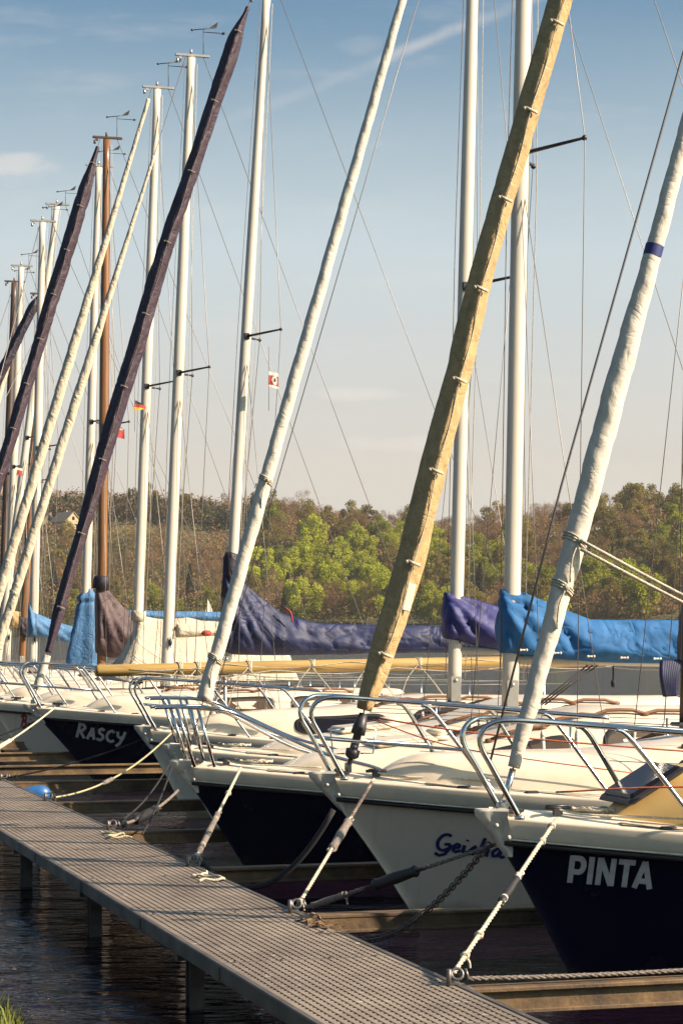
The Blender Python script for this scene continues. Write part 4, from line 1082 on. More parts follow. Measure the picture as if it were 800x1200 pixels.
# ------------------------------------------------------------------ mooring lines
def rope_path(a, b, sag, n=20):
    return [lerp(a, b, t) - Vector((0, 0, sag * 4 * t * (1 - t))) for t in [i / n for i in range(n + 1)]]
def rope_obj(label, a, b, r, m, sag=.0, knots=(), snub=None, name='mooring_line', twist=True, cat='rope', extra=None):
    o = empty(name, a, 0, label=label, category=cat, group='mooring lines between bows and jetty')
    pts = [p - a for p in rope_path(a, b, sag)]
    rp = MB(); 
    if twist:
        for ph in (0, 2.1, 4.2):
            fine = []
            N_ = 120
            for i in range(N_ + 1):
                t = i / N_ * 20; k = min(int(t), 19); p = lerp(pts[k], pts[k + 1], t - k); u = (pts[k + 1] - pts[k]).normalized(); s1 = u.orthogonal().normalized(); s2 = u.cross(s1)
                L_ = i / N_ * (b - a).length; an = ph + L_ * 55
                fine.append(p + (s1 * cos(an) + s2 * sin(an)) * r * .52)
            rp.tube(fine, r * .58, 5)
    else: rp.tube(pts, r, 7)
    rp.obj('rope', m, o)
    def on(t): k = min(int(t * 20), 19); return lerp(pts[k], pts[k + 1], t * 20 - k), (pts[k + 1] - pts[k]).normalized()
    for ki, t in enumerate(knots):
        p, u = on(t); kb = MB(); kb.blob(p, (r * 1.5, r * 1.5, r * 1.8), 8, jit=.18); kb.torus(p, r * 1.3, r * .65, u.to_track_quat('Z', 'Y').to_matrix(), 12, 6); kb.torus(p + u * r * 1.8, r * 1.1, r * .6, u.to_track_quat('Z', 'X').to_matrix() @ Matrix.Rotation(.5, 3, 'X'), 12, 6)
        if ki == 0: kb.tube(bez([p, p + Vector((r * 1.6, -r * 1, -r * 2)), p + Vector((r * 1.9, -r * 1, -r * 4.5))], 4), r * .55, 5)
        kb.obj('knot', m, o)
    if snub:
        for (t0, t1, rr, sm) in snub:
            p0, u = on(t0); p1, _ = on(t1); s_ = MB(); d = p1 - p0
            s_.tube([p0, p0 + d * .06, p0 + d * .14, p0 + d * .5, p0 + d * .86, p0 + d * .94, p1], [rr * .6, rr, rr * .82, rr, rr * .82, rr, rr * .6], 10)
            s_.torus(p0 - u * .02, rr * .8, rr * .3, u.to_track_quat('X', 'Z').to_matrix(), 12, 6); s_.torus(p1 + u * .02, rr * .8, rr * .3, u.to_track_quat('X', 'Z').to_matrix(), 12, 6)
            s_.obj('snubber', sm, o)
    if extra: extra(o, pts, on)
    return o
def deckpt(b, x, y): return b.world((x, y, b.sheer(x) + .03))
RP = [ring_pos(i) for i in range(8)]
def edge_drop(b, x, y): return b.world((x, y, b.sheer(x) + .02))
# PINTA
rope_obj('white rope with knots and grey snubber from the bow lettered PINTA to the jetty', RP[0] + Vector((-.02, 0, .02)), edge_drop(b1, .36, -.24), .0125, 'rope', 0., knots=(.10, .22, .83, .94), snub=((.42, .58, .024, 'rubber'), (.44, .60, .022, 'cloth_white')))
rope_obj('grey twisted rope low along the nearest beam below the letters PINTA', RP[0] + Vector((.05, 0, .0)), b1.world((2.9, -1.9, .62)), .0125, 'ropegrey', .07, knots=(.36,))
# Geisha
rope_obj('rope with a mauve sleeve from the bow lettered Geisha down to the jetty', RP[1], edge_drop(b2, .36, -.24), .012, 'rope', 0., knots=(.04,), snub=((.42, .64, .032, 'ropegrey'), (.66, .98, .014, 'chain')))
rope_obj('rope with long black snubber from the jetty to the PINTA bow across the white hull', RP[1] + Vector((.06, 0, 0)), b1.world((.10, .06, .90)), .012, 'ropegrey', .0, knots=(.2,), snub=((.36, .60, .038, 'rubber'), (.02, .2, .022, 'ropegrey')))
# chain
ch = empty('mooring_chain', RP[1], 0, label='rusty sagging chain from the PINTA bow to the jetty under Geisha', category='chain', group='mooring lines between bows and jetty')
a = RP[1] + Vector((.10, 0, -.04)); c = b1.world((.06, .07, .90)); cm = MB(); N_ = 62
pts = [lerp(a, c, t) - Vector((0, 0, .30 * 4 * t * (1 - t) * (1.25 - .5 * t))) for t in [i / N_ for i in range(N_ + 1)]]
for i in range(N_):
    d = pts[i + 1] - pts[i]; q = d.to_track_quat('X', 'Z').to_matrix() @ Matrix.Rotation(pi / 2 * (i % 2), 3, 'X')
    cm.torus((pts[i] + pts[i + 1]) / 2 - RP[1], .018, .0052, q, 10, 5, sx=1.35)
cm.obj('chain_links', 'chain', ch)
# third boat
rope_obj('frayed knotted rope from the second navy bow down to the jetty', RP[2], edge_drop(b3, .50, -.30), .013, 'rope', 0., knots=(.05, .16, .3, .42, .7), snub=((.08, .48, .026, 'ropegrey'),))
rope_obj('sagging black hose line from the jetty to the Geisha bow', RP[2] + Vector((.06, 0, -.01)), b2.world((.12, -.04, .86)), .022, 'ropeblack', .34, twist=False)
# fourth and fifth
rope_obj('grey knotted rope with black snubber from the narrow white bow to the jetty', RP[3] + Vector((.02, 0, .0)), b4.world((.1, -.05, .55)), .016, 'ropegrey', .06, knots=(.12, .5, .62), snub=((.28, .62, .045, 'rubber'),))
rope_obj('thin black rope bending over the jetty edge by the leaves', RP[3] + Vector((.30, -.55, -.02)), b4.world((.06, -.04, .84)), .009, 'ropeblack', .05, twist=False)
rope_obj('thin black rope from the jetty to the narrow white bow', RP[3] + Vector((.03, 0, .03)), b4.world((.08, .05, .90)), .009, 'ropeblack', .10, twist=False)
rope_obj('pale yellow rope with a spliced joint between jetty and lowered-mast boat', RP[4], edge_drop(b5, .36, -.24), .011, 'ropeyellow', .16, knots=(.03, .46,), snub=((.40, .47, .026, 'ropegrey'),))
rope_obj('dark thin line crossing the hull lettered RASCY to the jetty', RP[5], b5.world((.1, .05, .92)), .010, 'ropeblack', .05, knots=(.08, .58), twist=False)
rope_obj('white rope from the bow lettered RASCY to the jetty', RP[6], edge_drop(b7, .36, -.25), .015, 'rope', .05, knots=(.3, .42), snub=((.25, .45, .032, 'rope'),))
rope_obj('dark line from the RASCY bow to the jetty at the photo edge', RP[7], b7.world((.12, .06, .85)), .011, 'ropeblack', .04, twist=False, snub=((.45, .56, .05, 'rubber'),))

# ------------------------------------------------------------------ small things on the jetty and afloat
fd = empty('fender', W(36, 930, 25.4), 0, label='blue plastic barrel float beside the far edge of the jetty', category='fender')
f_ = MB(); f_.tube([(-.30, 0, 0), (-.28, 0, 0), (-.2, 0, 0), (.1, 0, 0), (.16, 0, 0), (.21, 0, 0), (.235, 0, 0)], [.04, .09, .11, .11, .10, .065, .015], 18); f_.obj('body', 'bluebuoy', fd)
f_ = MB(); f_.torus((-.31, 0, 0), .035, .012, Matrix.Rotation(pi / 2, 3, 'X'), 12, 6); f_.obj('eye', 'ropegrey', fd)
def litter(name, label, Y, du, n, seed):
    random.seed(seed); mb = MB(); base = Vector((far_edge(Y) - .06, Y, ZD + .006))
    for i in range(n):
        p = Vector((random.gauss(0, .05), random.gauss(0, .18), random.uniform(0, .02))); p.x -= .289 * p.y
        s = random.uniform(.015, .04); a = random.uniform(0, 6.3)
        d1 = Vector((cos(a), sin(a), random.uniform(-.2, .5))) * s; d2 = Vector((-sin(a), cos(a), random.uniform(-.2, .5))) * s * .6
        mb.add([p - d1, p - d2 * .9 + Vector((0, 0, .004)), p + d1, p + d2], [(0, 1, 2, 3)])
    o = mb.obj(name, 'leafmat', None, label=label, kind='stuff', category='leaves'); o.location = base
litter('dry_leaves', 'dry brown leaves caught at the jetty edge', 12.9, 0, 60, 3)
random.seed(31); fl_ = MB()
for i in range(110):
    y = random.uniform(11.8, 17.5); x = random.uniform(-4.2, dock_x(y) - .9); q = .012 + .03 * random.random() ** 3; a = random.uniform(0, 6.3)
    d1 = Vector((cos(a), sin(a), 0)) * q; d2 = Vector((-sin(a), cos(a), 0)) * q * random.uniform(.3, .8); p = Vector((x, y, .005))
    fl_.add([p - d1, p - d2 + Vector((0, 0, .004)), p + d1, p + d2 + Vector((0, 0, .003))], [(0, 1, 2, 3)])
fl_.obj('floating_leaves', 'leafmat', None, kind='stuff')
def coil(label, Y, m, seed):
    random.seed(seed); mb = MB(); pts = []
    for i in range(26):
        t = i / 25; pts.append((.10 * sin(t * 9 + seed) * (1 - .3 * t), -.25 + .5 * t + .05 * cos(t * 12), .012 + .012 * sin(t * 20) ** 2))
    mb.tube(bez(pts, 4), .010, 6); o = mb.obj('loose_rope', m, None, label=label, category='rope'); o.location = (far_edge(Y) - .13, Y, ZD); o.rotation_euler = (0, 0, DA)
coil('loose yellow rope end lying on the jetty edge', 18.4, 'ropeyellow', 2)
coil('loose white rope end lying on the jetty near the leaves', 15.3, 'rope', 5)

# flags
def flag(label, p, w, h, cells, rz=.3):
    """cells: function (u,v)->material index"""
    o = empty('flag', p, TH + rz, label=label, category='flag')
    mb = MB(); nu, nv = 14, 14
    def P(u, v, s): return Vector((u * w, .05 * w * sin(u * 7 + v * 2) * 1.6 + s, -v * h - .12 * h * u))
    for s in (-.0015, .0015):
        for i in range(nu):
            for j in range(nv):
                c = cells((i + .5) / nu, (j + .5) / nv)
                if c is None: continue
                q = [P(i / nu, j / nv, s), P((i + 1) / nu, j / nv, s), P((i + 1) / nu, (j + 1) / nv, s), P(i / nu, (j + 1) / nv, s)]
                mb.add(q, [(0, 1, 2, 3) if s > 0 else (3, 2, 1, 0)], c, True)
    mb.obj('cloth', ['fwhite', 'red', 'fblack', 'yellow', 'fblue'], o)
    hl = MB(); hl.tube([(0, 0, .35), (0, 0, -h - .35)], .004, 5); hl.obj('flag_line', 'ropegrey', o)
def c_club(u, v):
    if v < .2 or v > .84: return 0
    r = sqrt((u - .56) ** 2 + ((v - .52) * .9) ** 2)
    if r < .13: return 2
    if r < .25: return 0
    return 1
flag('small red and white club flag with a round emblem below the RASCY spreader', W(315, 435, 31.9), .17, .22, c_club)
def c_tri(u, v): 
    if v < u * .55: return None
    return 4 if v < .45 + .1 * u else (3 if v < .60 else 1)
flag('blue yellow and red flag hanging beside the brown mast', W(129.5, 489, 39.8), .26, .34, c_tri, .0)
def c_ger(u, v):
    if abs(v - .5) > .5 * (1 - u * .8): return None
    return 2 if v < .36 else (1 if v < .64 else 3)
flag('black red and yellow pennant below the third white mast spreader', W(158, 468, 37.9), .22, .20, c_ger)
flag('tiny red flag on the far raked white mast', W(20, 548, 50.), .14, .16, lambda u, v: 1 if v > .25 else 0)

# ------------------------------------------------------------------ setting: water, bank, hills, sky
w = MB(); w.add([(-1500, -60, 0), (1500, -60, 0), (1500, 1400, 0), (-1500, 1400, 0)], [(0, 1, 2, 3)]); w.obj('water', 'water', kind='structure')
bk = MB(); rows = []
for i in range(41):
    x = -14 + 24 * i / 40
    ye = 12.15 - 1.1 * (x + 1.7) if x < -1.7 else 12.15 - 1.6 * (x + 1.7)
    ye = max(min(ye - .42, 19), 3.6) + .25 * noise.noise(Vector((x * 1.5, 0, 4)))
    row = []
    for j in range(17):
        t = j / 16; d = t ** 1.6 * 16; y = ye + .35 - d
        row.append(Vector((x, y, -.12 + .42 * smooth(d / 1.6) + .04 * d * .5 + .03 * noise.noise(Vector((x * 2, y * 2, 1))))))
    rows.append(row)
bk.grid(rows); bank = bk.obj('bank', 'bank', kind='structure')
gs = MB(); random.seed(5)
for i in range(2600):
    x = random.uniform(-3.6, -1.55); ye = 12.15 - 1.1 * (x + 1.7) if x < -1.7 else 12.15 - 1.6 * (x + 1.7)
    ye -= .42; d = random.uniform(.35, 1.7); y = ye + .35 - d; z = -.12 + .42 * smooth(d / 1.6) - .01
    h = random.uniform(.05, .16); a = random.uniform(0, 6.3); ln = Vector((cos(a), sin(a), 0)); sd2 = Vector((-sin(a), cos(a), 0)) * .005
    p = Vector((x, y, z)); m1 = p + Vector((0, 0, h * .6)) + ln * h * .18; t1 = p + Vector((0, 0, h)) + ln * h * .55
    gs.add([p - sd2, p + sd2, m1 + sd2 * .7, m1 - sd2 * .7, t1], [(0, 1, 2, 3), (3, 2, 4)])
gs.obj('grass', 'grass', kind='stuff')

def shoreY(X): return 640 - .75 * X if X < 40 else 610 - .5 * (X - 40)
def ridge_h(X):
    # target skyline rows converted to ground height at the ridge, minus the crowns
    px = CX + X * F / (shoreY(X) + 150)
    keys = [(-400, 595), (0, 597), (130, 598), (300, 610), (430, 626), (520, 634), (600, 626), (680, 614), (760, 604), (1200, 604)]
    for i in range(len(keys) - 1):
        if px <= keys[i + 1][0] or i == len(keys) - 2:
            t = max(0, min(1, (px - keys[i][0]) / (keys[i + 1][0] - keys[i][0]))); row = keys[i][1] + (keys[i + 1][1] - keys[i][1]) * smooth(t); break
    return (HY - row) * (shoreY(X) + 150) / F
def ground(X, Y):
    s = Y - shoreY(X)
    if s < 0: return -1.5 + .05 * max(s, -10)
    h = ridge_h(X)
    return h * (.10 * min(1, s / 10) + .90 * smooth(s / 165) ) - (s - 200) * .06 * (s > 200) + .8 * noise.noise(Vector((X * .03, Y * .03, 0)))
hl = MB(); rows = []
for j in range(61):
    f = j / 60
    rows.append([Vector((X, shoreY(X) - 12 + 900 * f ** 1.8, max(-2, ground(X, shoreY(X) - 12 + 900 * f ** 1.8)))) for X in [-520 + 1040 * i / 90 for i in range(91)]])
hl.grid(rows, flip=True); hl.obj('hill', 'hill', kind='structure')

# tree prototypes
def crown_mesh(seed, rx, h0, h1, n, leaf, kind):
    random.seed(seed); mb = MB(); lobes = []
    if kind == 'cone':
        for i in range(n):
            t = random.random() ** .75; z = h0 + (h1 - h0) * t; r = rx * (1 - t) ** .85 * random.uniform(.35, 1.08) + .15; a = random.uniform(0, 2 * pi)
            p = Vector((r * cos(a), r * sin(a), z - r * .25)); lobes.append(p)
    else:
        cz = (h0 + h1) / 2; hz = (h1 - h0) / 2; L_ = []
        for k in range(26):
            u = Vector((random.gauss(0, 1), random.gauss(0, 1), random.gauss(0, 1))).normalized() * random.uniform(.45, .92)
            L_.append((Vector((u.x * rx, u.y * rx, cz + u.z * hz)), random.uniform(.20, .36) * rx))
        for i in range(n):
            c, r = random.choice(L_); u = Vector((random.gauss(0, 1), random.gauss(0, 1), random.gauss(0, 1) * .85)).normalized() * (random.random() ** .35)
            lobes.append(c + u * r)
    for p in lobes:
        s = leaf * random.uniform(.5, 1.25); nrm = Vector((random.gauss(0, 1), random.gauss(0, 1), random.gauss(.45, .8))).normalized()
        a = nrm.orthogonal().normalized(); a = Quaternion(nrm, random.uniform(0, 6.3)) @ a; c = nrm.cross(a)
        if kind == 'twig': mb.add([p - a * s * .12, p + a * s * .12 + c * s * .2, p + c * s * 1.7 + nrm * s * .3], [(0, 1, 2)]); mb.add([p, p + a * s * .55, p + c * s * .6], [(0, 1, 2)])
        else: mb.add([p - a * s, p - c * s * .7, p + a * s, p + c * s * .8], [(0, 1, 2, 3)])
    return mb
def trunk_mesh(seed, h, r, rx, kind):
    random.seed(seed); mb = MB(); mb.tube([(0, 0, -1.5), (0, 0, 0), (random.uniform(-.2, .2), .1, h * .5), (0, 0, h * .92)], [r * 1.3, r, r * .7, r * .15], 7)
    if kind != 'cone':
        for k in range(9 if kind == 'twig' else 6):
            a = random.uniform(0, 6.3); z = h * random.uniform(.28, .62); e = Vector((rx * .75 * cos(a), rx * .75 * sin(a), z + h * random.uniform(.12, .34)))
            mb.tube(bez([(0, 0, z), (e.x * .45, e.y * .45, z + (e.z - z) * .4), e], 3), [r * .4 * (1 - .85 * i / 6) for i in range(7)], 5)
    return mb
PROTO = {}
KIND = {'brown': ('twig', 'leaf_brown', 'budding_tree', 'tree'), 'olive': ('leaf', 'leaf_olive', 'broadleaf_tree', 'tree'), 'green': ('leaf', 'leaf_green', 'broadleaf_tree', 'tree'), 'bright': ('leaf', 'leaf_bright', 'broadleaf_tree', 'tree'), 'dark': ('cone', 'leaf_dark', 'conifer_tree', 'conifer')}
for k, (kd, lm, nm, cat) in KIND.items():
    PROTO[k] = []
    for v in range(3):
        sd = hash((len(k), v)) % 999 + v * 17 + ord(k[0])
        hgt = {'twig': 15, 'leaf': 15, 'cone': 19}[kd] * (1 + .08 * v); rx = {'twig': 5.6, 'leaf': 6.0, 'cone': 3.4}[kd] * (1 + .06 * (v - 1))
        h0 = {'twig': 3.2, 'leaf': 2.0, 'cone': 1.2}[kd]
        cm_ = crown_mesh(sd, rx, h0, hgt, {'twig': 5600, 'leaf': 4600, 'cone': 3000}[kd], {'twig': .25, 'leaf': .31, 'cone': .36}[kd], kd)
        PROTO[k].append([cm_, trunk_mesh(sd + 1, hgt, .28, rx, kd), None, None])
LBL = {'brown': 'bare brown budding tree in the wood on the far hillside', 'olive': 'dull olive broadleaf tree in the wood on the far hillside', 'green': 'fresh green spring tree in the wood on the far hillside', 'bright': 'bright yellow-green spring tree in the wood on the far hillside', 'dark': 'dark green conifer in the wood on the far hillside'}
def tree(k, X, Y, s, label=None, group='trees of the far hillside wood'):
    v = random.randrange(3); pr = PROTO[k][v]; kd, lm, nm, cat = KIND[k]
    o = empty(nm, (X, Y, ground(X, Y) - .3), random.uniform(0, 6.3), label=label or LBL[k], category=cat)
    if group: o['group'] = group
    sz = s * random.uniform(.9, 1.12); o.scale = (s * random.uniform(.92, 1.1), s * random.uniform(.92, 1.1), sz)
    if pr[2] is None:
        pr[2] = pr[0].obj('crown', lm, o); pr[3] = pr[1].obj('trunk', 'bark', o)
    else:
        for q in (2, 3):
            c = pr[q].copy(); COL.objects.link(c); c.parent = o
    return o
NT = 0
pts = []
s = 7.
ri = 0
trng = random.Random(77)
while s < 205:
    Xl, Xr = -170, 150
    X = Xl + (ri % 2) * 6
    while X < Xr:
        xx = X + trng.uniform(-3.2, 3.2); ss = s + trng.uniform(-4, 4); Y = shoreY(xx) + ss; px = CX + xx * F / Y
        if -35 < px < 835: pts.append((xx, Y, px, ss))
        X += 12.0
    s += 13.0 + s * .02; ri += 1
for (X, Y, px, ss) in pts:
    nz = noise.noise(Vector((X * .022, ss * .025, 5)))
    left = px < 300
    if left and 104 < ss < 138 and px > 45: continue        # the open meadow strip
    if left and ss >= 136: k = ('dark' if trng.random() < .8 else 'olive') if ss < 168 else 'brown'; sc = .48 if k == 'dark' else .80
    elif left and 40 < ss <= 138: k = 'brown' if trng.random() < .85 else 'olive'; sc = .70 - .12 * (ss > 75)
    elif left: k = 'olive' if nz > -.05 else ('green' if trng.random() < .5 else 'dark'); sc = .62
    else:
        if ss > 120: k = 'brown' if trng.random() < (.75 if px < 640 else .45) else 'olive'
        elif nz > .12: k = 'green'
        elif nz > -.12: k = 'olive' if trng.random() < .6 else 'green'
        else: k = 'brown' if trng.random() < .65 else 'olive'
        if k in ('green', 'olive') and 285 < px < 540 and ss < 112 and trng.random() < .38: k = 'bright'
        if ss < 24 and trng.random() < .4: k = 'dark' if trng.random() < .4 else 'brown'
        sc = .84
    random.seed(int(X * 31 + Y * 7)); tree(k, X, Y, sc * trng.uniform(.86, 1.16)); NT += 1
# the rest of the wood, seen only as one brown and olive mass between the crowns
def wood(name, mkey, seed, test, n, h0, h1, leaf, lo=.35):
    random.seed(seed); mb = MB(); c = 0
    while c < n:
        X = random.uniform(-175, 155); ss = random.uniform(2, 215); Y = shoreY(X) + ss; px = CX + X * F / Y
        if not -60 < px < 860 or not test(px, ss, noise.noise(Vector((X * .03, ss * .04, 8)))): continue
        hump = .5 + .5 * noise.noise(Vector((X * .13, ss * .13, 2)))
        hh = h0 + (h1 - h0) * max(.1, hump * 1.25)
        p = Vector((X, Y, ground(X, Y) + hh * random.uniform(lo, 1.) )); s = leaf * random.uniform(.5, 1.3)
        nrm = Vector((random.gauss(0, 1), random.gauss(-.3, 1), random.gauss(.5, .8))).normalized(); a = Quaternion(nrm, random.uniform(0, 6.3)) @ nrm.orthogonal().normalized(); d = nrm.cross(a)
        mb.add([p - a * s, p - d * s * .7, p + a * s, p + d * s * .8], [(0, 1, 2, 3)]); c += 1
    mb.obj(name, mkey, kind='stuff')
wood('woodland', 'leaf_brown', 21, lambda px, ss, n: not (px < 300 and 112 < ss < 136 and px > 45) and n > -.15, 90000, 3., 9.5, .42)
wood('undergrowth', 'leaf_olive', 22, lambda px, ss, n: not (px < 300 and 108 < ss < 140 and px > 45) and n < .05, 45000, 2., 7.5, .42)
wood('ridge_woodland', 'leaf_dark', 23, lambda px, ss, n: px < 330 and 134 < ss < 172, 16000, 5., 10.5, .5, .05)
wood('ridge_scrub', 'leaf_brown', 24, lambda px, ss, n: px < 420 and 165 < ss < 214, 34000, 6., 13.5, .42, .02)
def shore_tree(px, s, k, sc, label):
    X = 0
    for _ in range(12): X = (px - CX) * (shoreY(X) + s) / F
    random.seed(int(px)); tree(k, X, shoreY(X) + s, sc, label, None)
shore_tree(356, 2, 'bright', .98, 'slender bright yellow-green tree above the navy boom cover')
shore_tree(437, 40, 'bright', .85, 'bright green tree just left of the tan forestay sleeve')
shore_tree(404, 70, 'bright', .8, 'bright green tree higher on the slope above the navy cover')
shore_tree(651, 3, 'bright', .82, 'bright yellow-green tree between the tall near mast and white furled sail')
shore_tree(738, 28, 'bright', 1.05, 'large fresh green tree right of the white furled sail')
shore_tree(328, 55, 'bright', .7, 'small bright tree beside the white furled jib of the second navy boat')
print('trees', NT)

# houses in the meadow
def house(label, px, py, w, d, h, rh, rz, Y):
    p = W(px, py, Y); o = empty('house', (p.x, Y, ground(p.x, Y) - .3), rz, label=label, category='house')
    wl = MB(); wl.box((0, 0, h / 2), (w, d, h)); wl.add([(-w / 2, -d / 2, h), (w / 2, -d / 2, h), (0, -d / 2, h + rh), (-w / 2, d / 2, h), (w / 2, d / 2, h), (0, d / 2, h + rh)], [(0, 1, 2), (4, 3, 5)]); wl.obj('wall', 'housewall', o)
    rf = MB()
    for s in (-1, 1):
        n_ = Vector((s * rh, 0, w / 2)).normalized() * .25
        a, b_ = Vector((s * (w / 2 + .5), 0, h - rh / (w / 2) * .5)), Vector((0, 0, h + rh)); e = d / 2 + .4
        v = [a + Vector((0, -e, 0)), a + Vector((0, e, 0)), b_ + Vector((0, e, 0)), b_ + Vector((0, -e, 0))]
        rf.add(v + [q + n_ for q in v], [(0, 1, 2, 3), (7, 6, 5, 4), (0, 3, 7, 4), (1, 5, 6, 2), (0, 4, 5, 1), (3, 2, 6, 7)])
    r_o = rf.obj('roof', 'houseroof', o); cm2 = MB(); cm2.box((w * .2, d * .2, h + rh), (.8, .8, 1.8)); cm2.obj('chimney', 'houseroof', r_o)
    for (x, z) in ((-w * .25, h * .45), (w * .25, h * .45), (0, h + rh * .3)):
        wn = MB(); wn.box((x, -d / 2 - .02, z), (1.1, .1, 1.3)); wn.obj('window', 'glass', o)
for (lab, px, w_, d_, h_, r_, rz) in (('small pale yellow gabled house in the hillside meadow', 57, 4.6, 6, 3.2, 2.6, .2), ('larger grey-roofed house beside the yellow gabled one', 78, 7, 9, 3.2, 3.4, .75)):
    X = 0
    for _ in range(12): X = (px - CX) * (shoreY(X) + 124) / F
    house(lab, px, 640, w_, d_, h_, r_, rz, shoreY(X) + 124)

# sailing dinghy on the lake
ds = empty('sailing_dinghy', W(245, 738, 520) * 1, .4, label='distant sailing dinghy with a white sail on the lake', category='sailboat'); ds.location.z = 0
q = MB(); rows = []
for i in range(13):
    t = i / 12; x = -2.6 + 5.2 * t; w_ = .95 * sin(pi * min(1, t * .9 + .02)) ** .7
    rows.append([Vector((x, w_ * c_, .65 - .6 * sqrt(max(0, 1 - c_ * c_)))) for c_ in [k / 4 - 1 for k in range(9)]])
q.grid(rows); q.grid([[r[0] for r in rows], [r[-1] for r in rows]]); q.obj('hull', 'white', ds)
q = MB(); q.tube([(-.6, 0, .4), (-.3, 0, 9.3)], .07, 8); q.obj('mast', 'alu', ds)
q = MB(); q.grid([[Vector((-.5 + .3 * t + (2.9 * (1 - t) ** .8) * u, .5 * sin(pi * u) * (1 - t) + .05, 1.2 + 7.9 * t)) for u in [k / 6 for k in range(7)]] for t in [k / 10 for k in range(11)]])
so = q.obj('mainsail', 'cloth_white', ds); so.modifiers.new('t', 'SOLIDIFY').thickness = .03
q = MB(); q.grid([[Vector((-2.4 + 1.7 * t + (1.6 * (1 - t)) * u, .25 * sin(pi * u) * (1 - t), .9 + 6.2 * t)) for u in [k / 5 for k in range(6)]] for t in [k / 8 for k in range(9)]])
so = q.obj('jib', 'cloth_white', ds); so.modifiers.new('t', 'SOLIDIFY').thickness = .03

# ------------------------------------------------------------------ sky, sun, camera
SUN = Vector((.968, -.25, 0)).normalized(); EL = radians(32)
to_sun = Vector((SUN.x * cos(EL), SUN.y * cos(EL), sin(EL)))
wd_ = bpy.data.worlds.new('World'); scn.world = wd_; wd_.use_nodes = True
nt = wd_.node_tree; N = nt.nodes; L = nt.links
bg = N['Background']
sky = N.new('ShaderNodeTexSky'); sky.sky_type = 'NISHITA'; sky.sun_disc = False; sky.sun_elevation = EL
sky.sun_rotation = atan2(SUN.x, SUN.y); sky.air_density = 1.0; sky.dust_density = 4.; sky.ozone_density = 1.6; sky.altitude = 50
tc = N.new('ShaderNodeTexCoord'); sx = N.new('ShaderNodeSeparateXYZ'); L.new(tc.outputs['Generated'], sx.inputs[0])
def mth(op, a, b=None, c=None):
    n_ = N.new('ShaderNodeMath'); n_.operation = op
    for i, v in enumerate((a, b, c)):
        if v is None: continue
        if isinstance(v, (int, float)): n_.inputs[i].default_value = v
        else: L.new(v, n_.inputs[i])
    return n_.outputs[0]
yy = mth('MAXIMUM', sx.outputs['Y'], .05)
u = mth('DIVIDE', sx.outputs['X'], yy); v = mth('DIVIDE', sx.outputs['Z'], yy)     # direction measured as slopes
cb = N.new('ShaderNodeCombineXYZ'); L.new(u, cb.inputs[0]); L.new(v, cb.inputs[1])
def nz_(scale, sxy, det=6, rough=.6):
    mp = N.new('ShaderNodeMapping'); mp.inputs['Scale'].default_value = (*sxy, 1); L.new(cb.outputs[0], mp.inputs['Vector'])
    n_ = N.new('ShaderNodeTexNoise'); n_.inputs['Scale'].default_value = scale; n_.inputs['Detail'].default_value = det; n_.inputs['Roughness'].default_value = rough; L.new(mp.outputs[0], n_.inputs['Vector']); return n_.outputs['Fac']
def mr(val, a, b, c=0., d=1.):
    n_ = N.new('ShaderNodeMapRange'); n_.interpolation_type = 'SMOOTHSTEP'; L.new(val, n_.inputs['Value'])
    for nm_, x in (('From Min', a), ('From Max', b), ('To Min', c), ('To Max', d)): n_.inputs[nm_].default_value = x
    return n_.outputs['Result']
# contrail: a straight soft streak; slope from the two ends
u0, v0, u1, v1 = (250 - CX) / F, (HY - 150) / F, (600 - CX) / F, (HY - 8) / F
du, dv = u1 - u0, v1 - v0; ln = sqrt(du * du + dv * dv)
wob = mth('MULTIPLY', mth('SUBTRACT', nz_(30, (1, 1)), .5), .006)
dist = mth('ADD', mth('SUBTRACT', mth('MULTIPLY', mth('SUBTRACT', u, u0), -dv / ln), mth('MULTIPLY', mth('SUBTRACT', v, v0), -du / ln)), wob)
trail = mth('MULTIPLY', mr(mth('ABSOLUTE', dist), .0, .0045, 1., 0.), mth('MULTIPLY', mr(u, -.07, .06, .15, 1.), mr(nz_(22, (1, 1)), .35, .62, .35, 1.)))
wisps = mth('MULTIPLY', mr(nz_(9, (1.2, 5.5), 7, .62), .52, .80), .22)
def puff(px, py, rx, ry, k):
    a = mth('POWER', mth('DIVIDE', mth('SUBTRACT', u, (px - CX) / F), rx / F), 2.); b_ = mth('POWER', mth('DIVIDE', mth('SUBTRACT', v, (HY - py) / F), ry / F), 2.)
    d = mth('ADD', mth('ADD', a, b_), mth('MULTIPLY', mth('SUBTRACT', nz_(40, (1, 1.6)), .5), 2.6)); return mr(d, 0., 1.1, k, 0.)
cl_ = mth('ADD', mth('ADD', mth('MULTIPLY', trail, .42), wisps), mth('ADD', puff(18, 192, 60, 16, .45), mth('ADD', puff(424, 52, 30, 14, .12), mth('ADD', puff(410, 462, 70, 10, .4), puff(480, 520, 90, 12, .3)))))
cl_ = mth('MINIMUM', cl_, .8)
mix = N.new('ShaderNodeMixRGB'); mix.inputs['Color2'].default_value = (4.9, 4.5, 4.2, 1)
tint = N.new('ShaderNodeMixRGB'); tint.blend_type = 'MULTIPLY'; tint.inputs['Fac'].default_value = 1.; tint.inputs['Color2'].default_value = (.50, .70, .75, 1)
L.new(sky.outputs[0], tint.inputs['Color1'])
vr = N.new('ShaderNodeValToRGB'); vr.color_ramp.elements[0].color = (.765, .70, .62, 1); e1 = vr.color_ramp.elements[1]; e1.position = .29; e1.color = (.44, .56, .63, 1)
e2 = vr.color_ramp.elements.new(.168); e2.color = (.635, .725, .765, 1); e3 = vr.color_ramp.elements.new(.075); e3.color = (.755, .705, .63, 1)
L.new(sx.outputs['Z'], vr.inputs['Fac'])
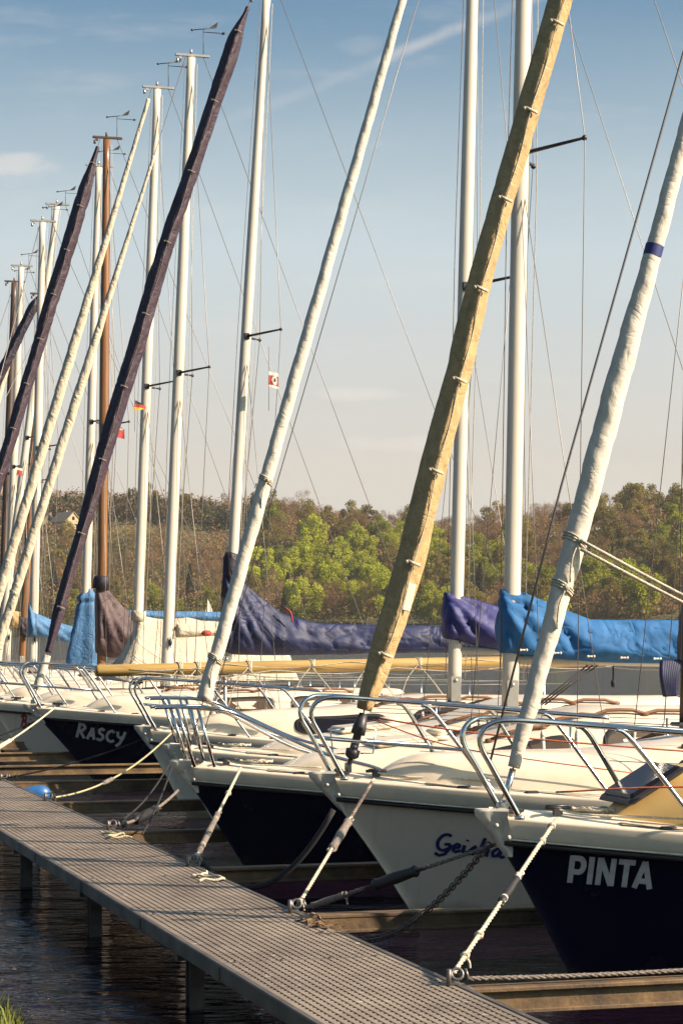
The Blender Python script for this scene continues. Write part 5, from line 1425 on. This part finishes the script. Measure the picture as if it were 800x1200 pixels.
sc5 = N.new('ShaderNodeVectorMath'); sc5.operation = 'SCALE'; sc5.inputs['Scale'].default_value = 5.35; L.new(vr.outputs['Color'], sc5.inputs[0])
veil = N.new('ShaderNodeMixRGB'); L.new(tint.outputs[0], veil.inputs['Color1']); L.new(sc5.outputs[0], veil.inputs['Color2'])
va = mth('ADD', mr(sx.outputs['Z'], .16, .305, .97, 0.), mth('MULTIPLY', mth('SUBTRACT', nz_(7, (1, 3), 5, .55), .5), .22)); va = mth('MULTIPLY', va, mr(sx.outputs['Z'], .24, .40, 1., 0.)); va = mth('MULTIPLY', mth('MAXIMUM', mth('MINIMUM', va, .97), 0.), mr(sx.outputs['Y'], .50, .92, .06, 1.))  # horizon haze painted into the sky, faded outside the forward view to weaken ambient
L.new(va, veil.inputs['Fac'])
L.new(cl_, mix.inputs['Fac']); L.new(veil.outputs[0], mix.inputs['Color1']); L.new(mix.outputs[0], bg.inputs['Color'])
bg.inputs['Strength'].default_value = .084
sl = bpy.data.lights.new('sun', 'SUN'); sl.energy = 5.0; sl.angle = radians(.5); sl.color = (1., .81, .62)
so = bpy.data.objects.new('sun', sl); COL.objects.link(so); so.rotation_euler = (-to_sun).to_track_quat('-Z', 'Y').to_euler(); so.location = to_sun * 60

hz = MB(); hz.box((0, 700, 46), (2400, 1560, 100)); hz_o = hz.obj('haze', [], kind='stuff')
hm = bpy.data.materials.new('haze_air'); hm.use_nodes = True; hn = hm.node_tree; hn.nodes.remove(hn.nodes['Principled BSDF'])
pv = hn.nodes.new('ShaderNodeVolumePrincipled'); pv.inputs['Color'].default_value = (.92, .90, .88, 1); pv.inputs['Density'].default_value = .00010; pv.inputs['Anisotropy'].default_value = .2
hn.links.new(pv.outputs[0], hn.nodes['Material Output'].inputs['Volume']); hz_o.data.materials.append(hm)
cam = bpy.data.cameras.new('camera'); cam.sensor_width = 36; cam.sensor_fit = 'AUTO'; cam.lens = 36 * F / 1200; cam.shift_y = (HY - 600) / 1200; cam.clip_start = .1; cam.clip_end = 6000
co = bpy.data.objects.new('camera', cam); COL.objects.link(co); co.location = (0, 0, H); co.rotation_euler = (pi / 2, 0, 0)
scn.camera = co
scn.view_settings.view_transform = 'Standard'; scn.view_settings.look = 'None'; scn.view_settings.gamma = 1.; scn.view_settings.exposure = 1.1
scn.render.film_transparent = False
scn.cycles.max_bounces = 6; scn.cycles.diffuse_bounces = 2; scn.cycles.glossy_bounces = 3; scn.cycles.transmission_bounces = 2
scn.cycles.caustics_reflective = False; scn.cycles.caustics_refractive = False
scn.cycles.use_denoising = True
try: scn.cycles.denoiser = 'OPENIMAGEDENOISE'
except Exception: pass
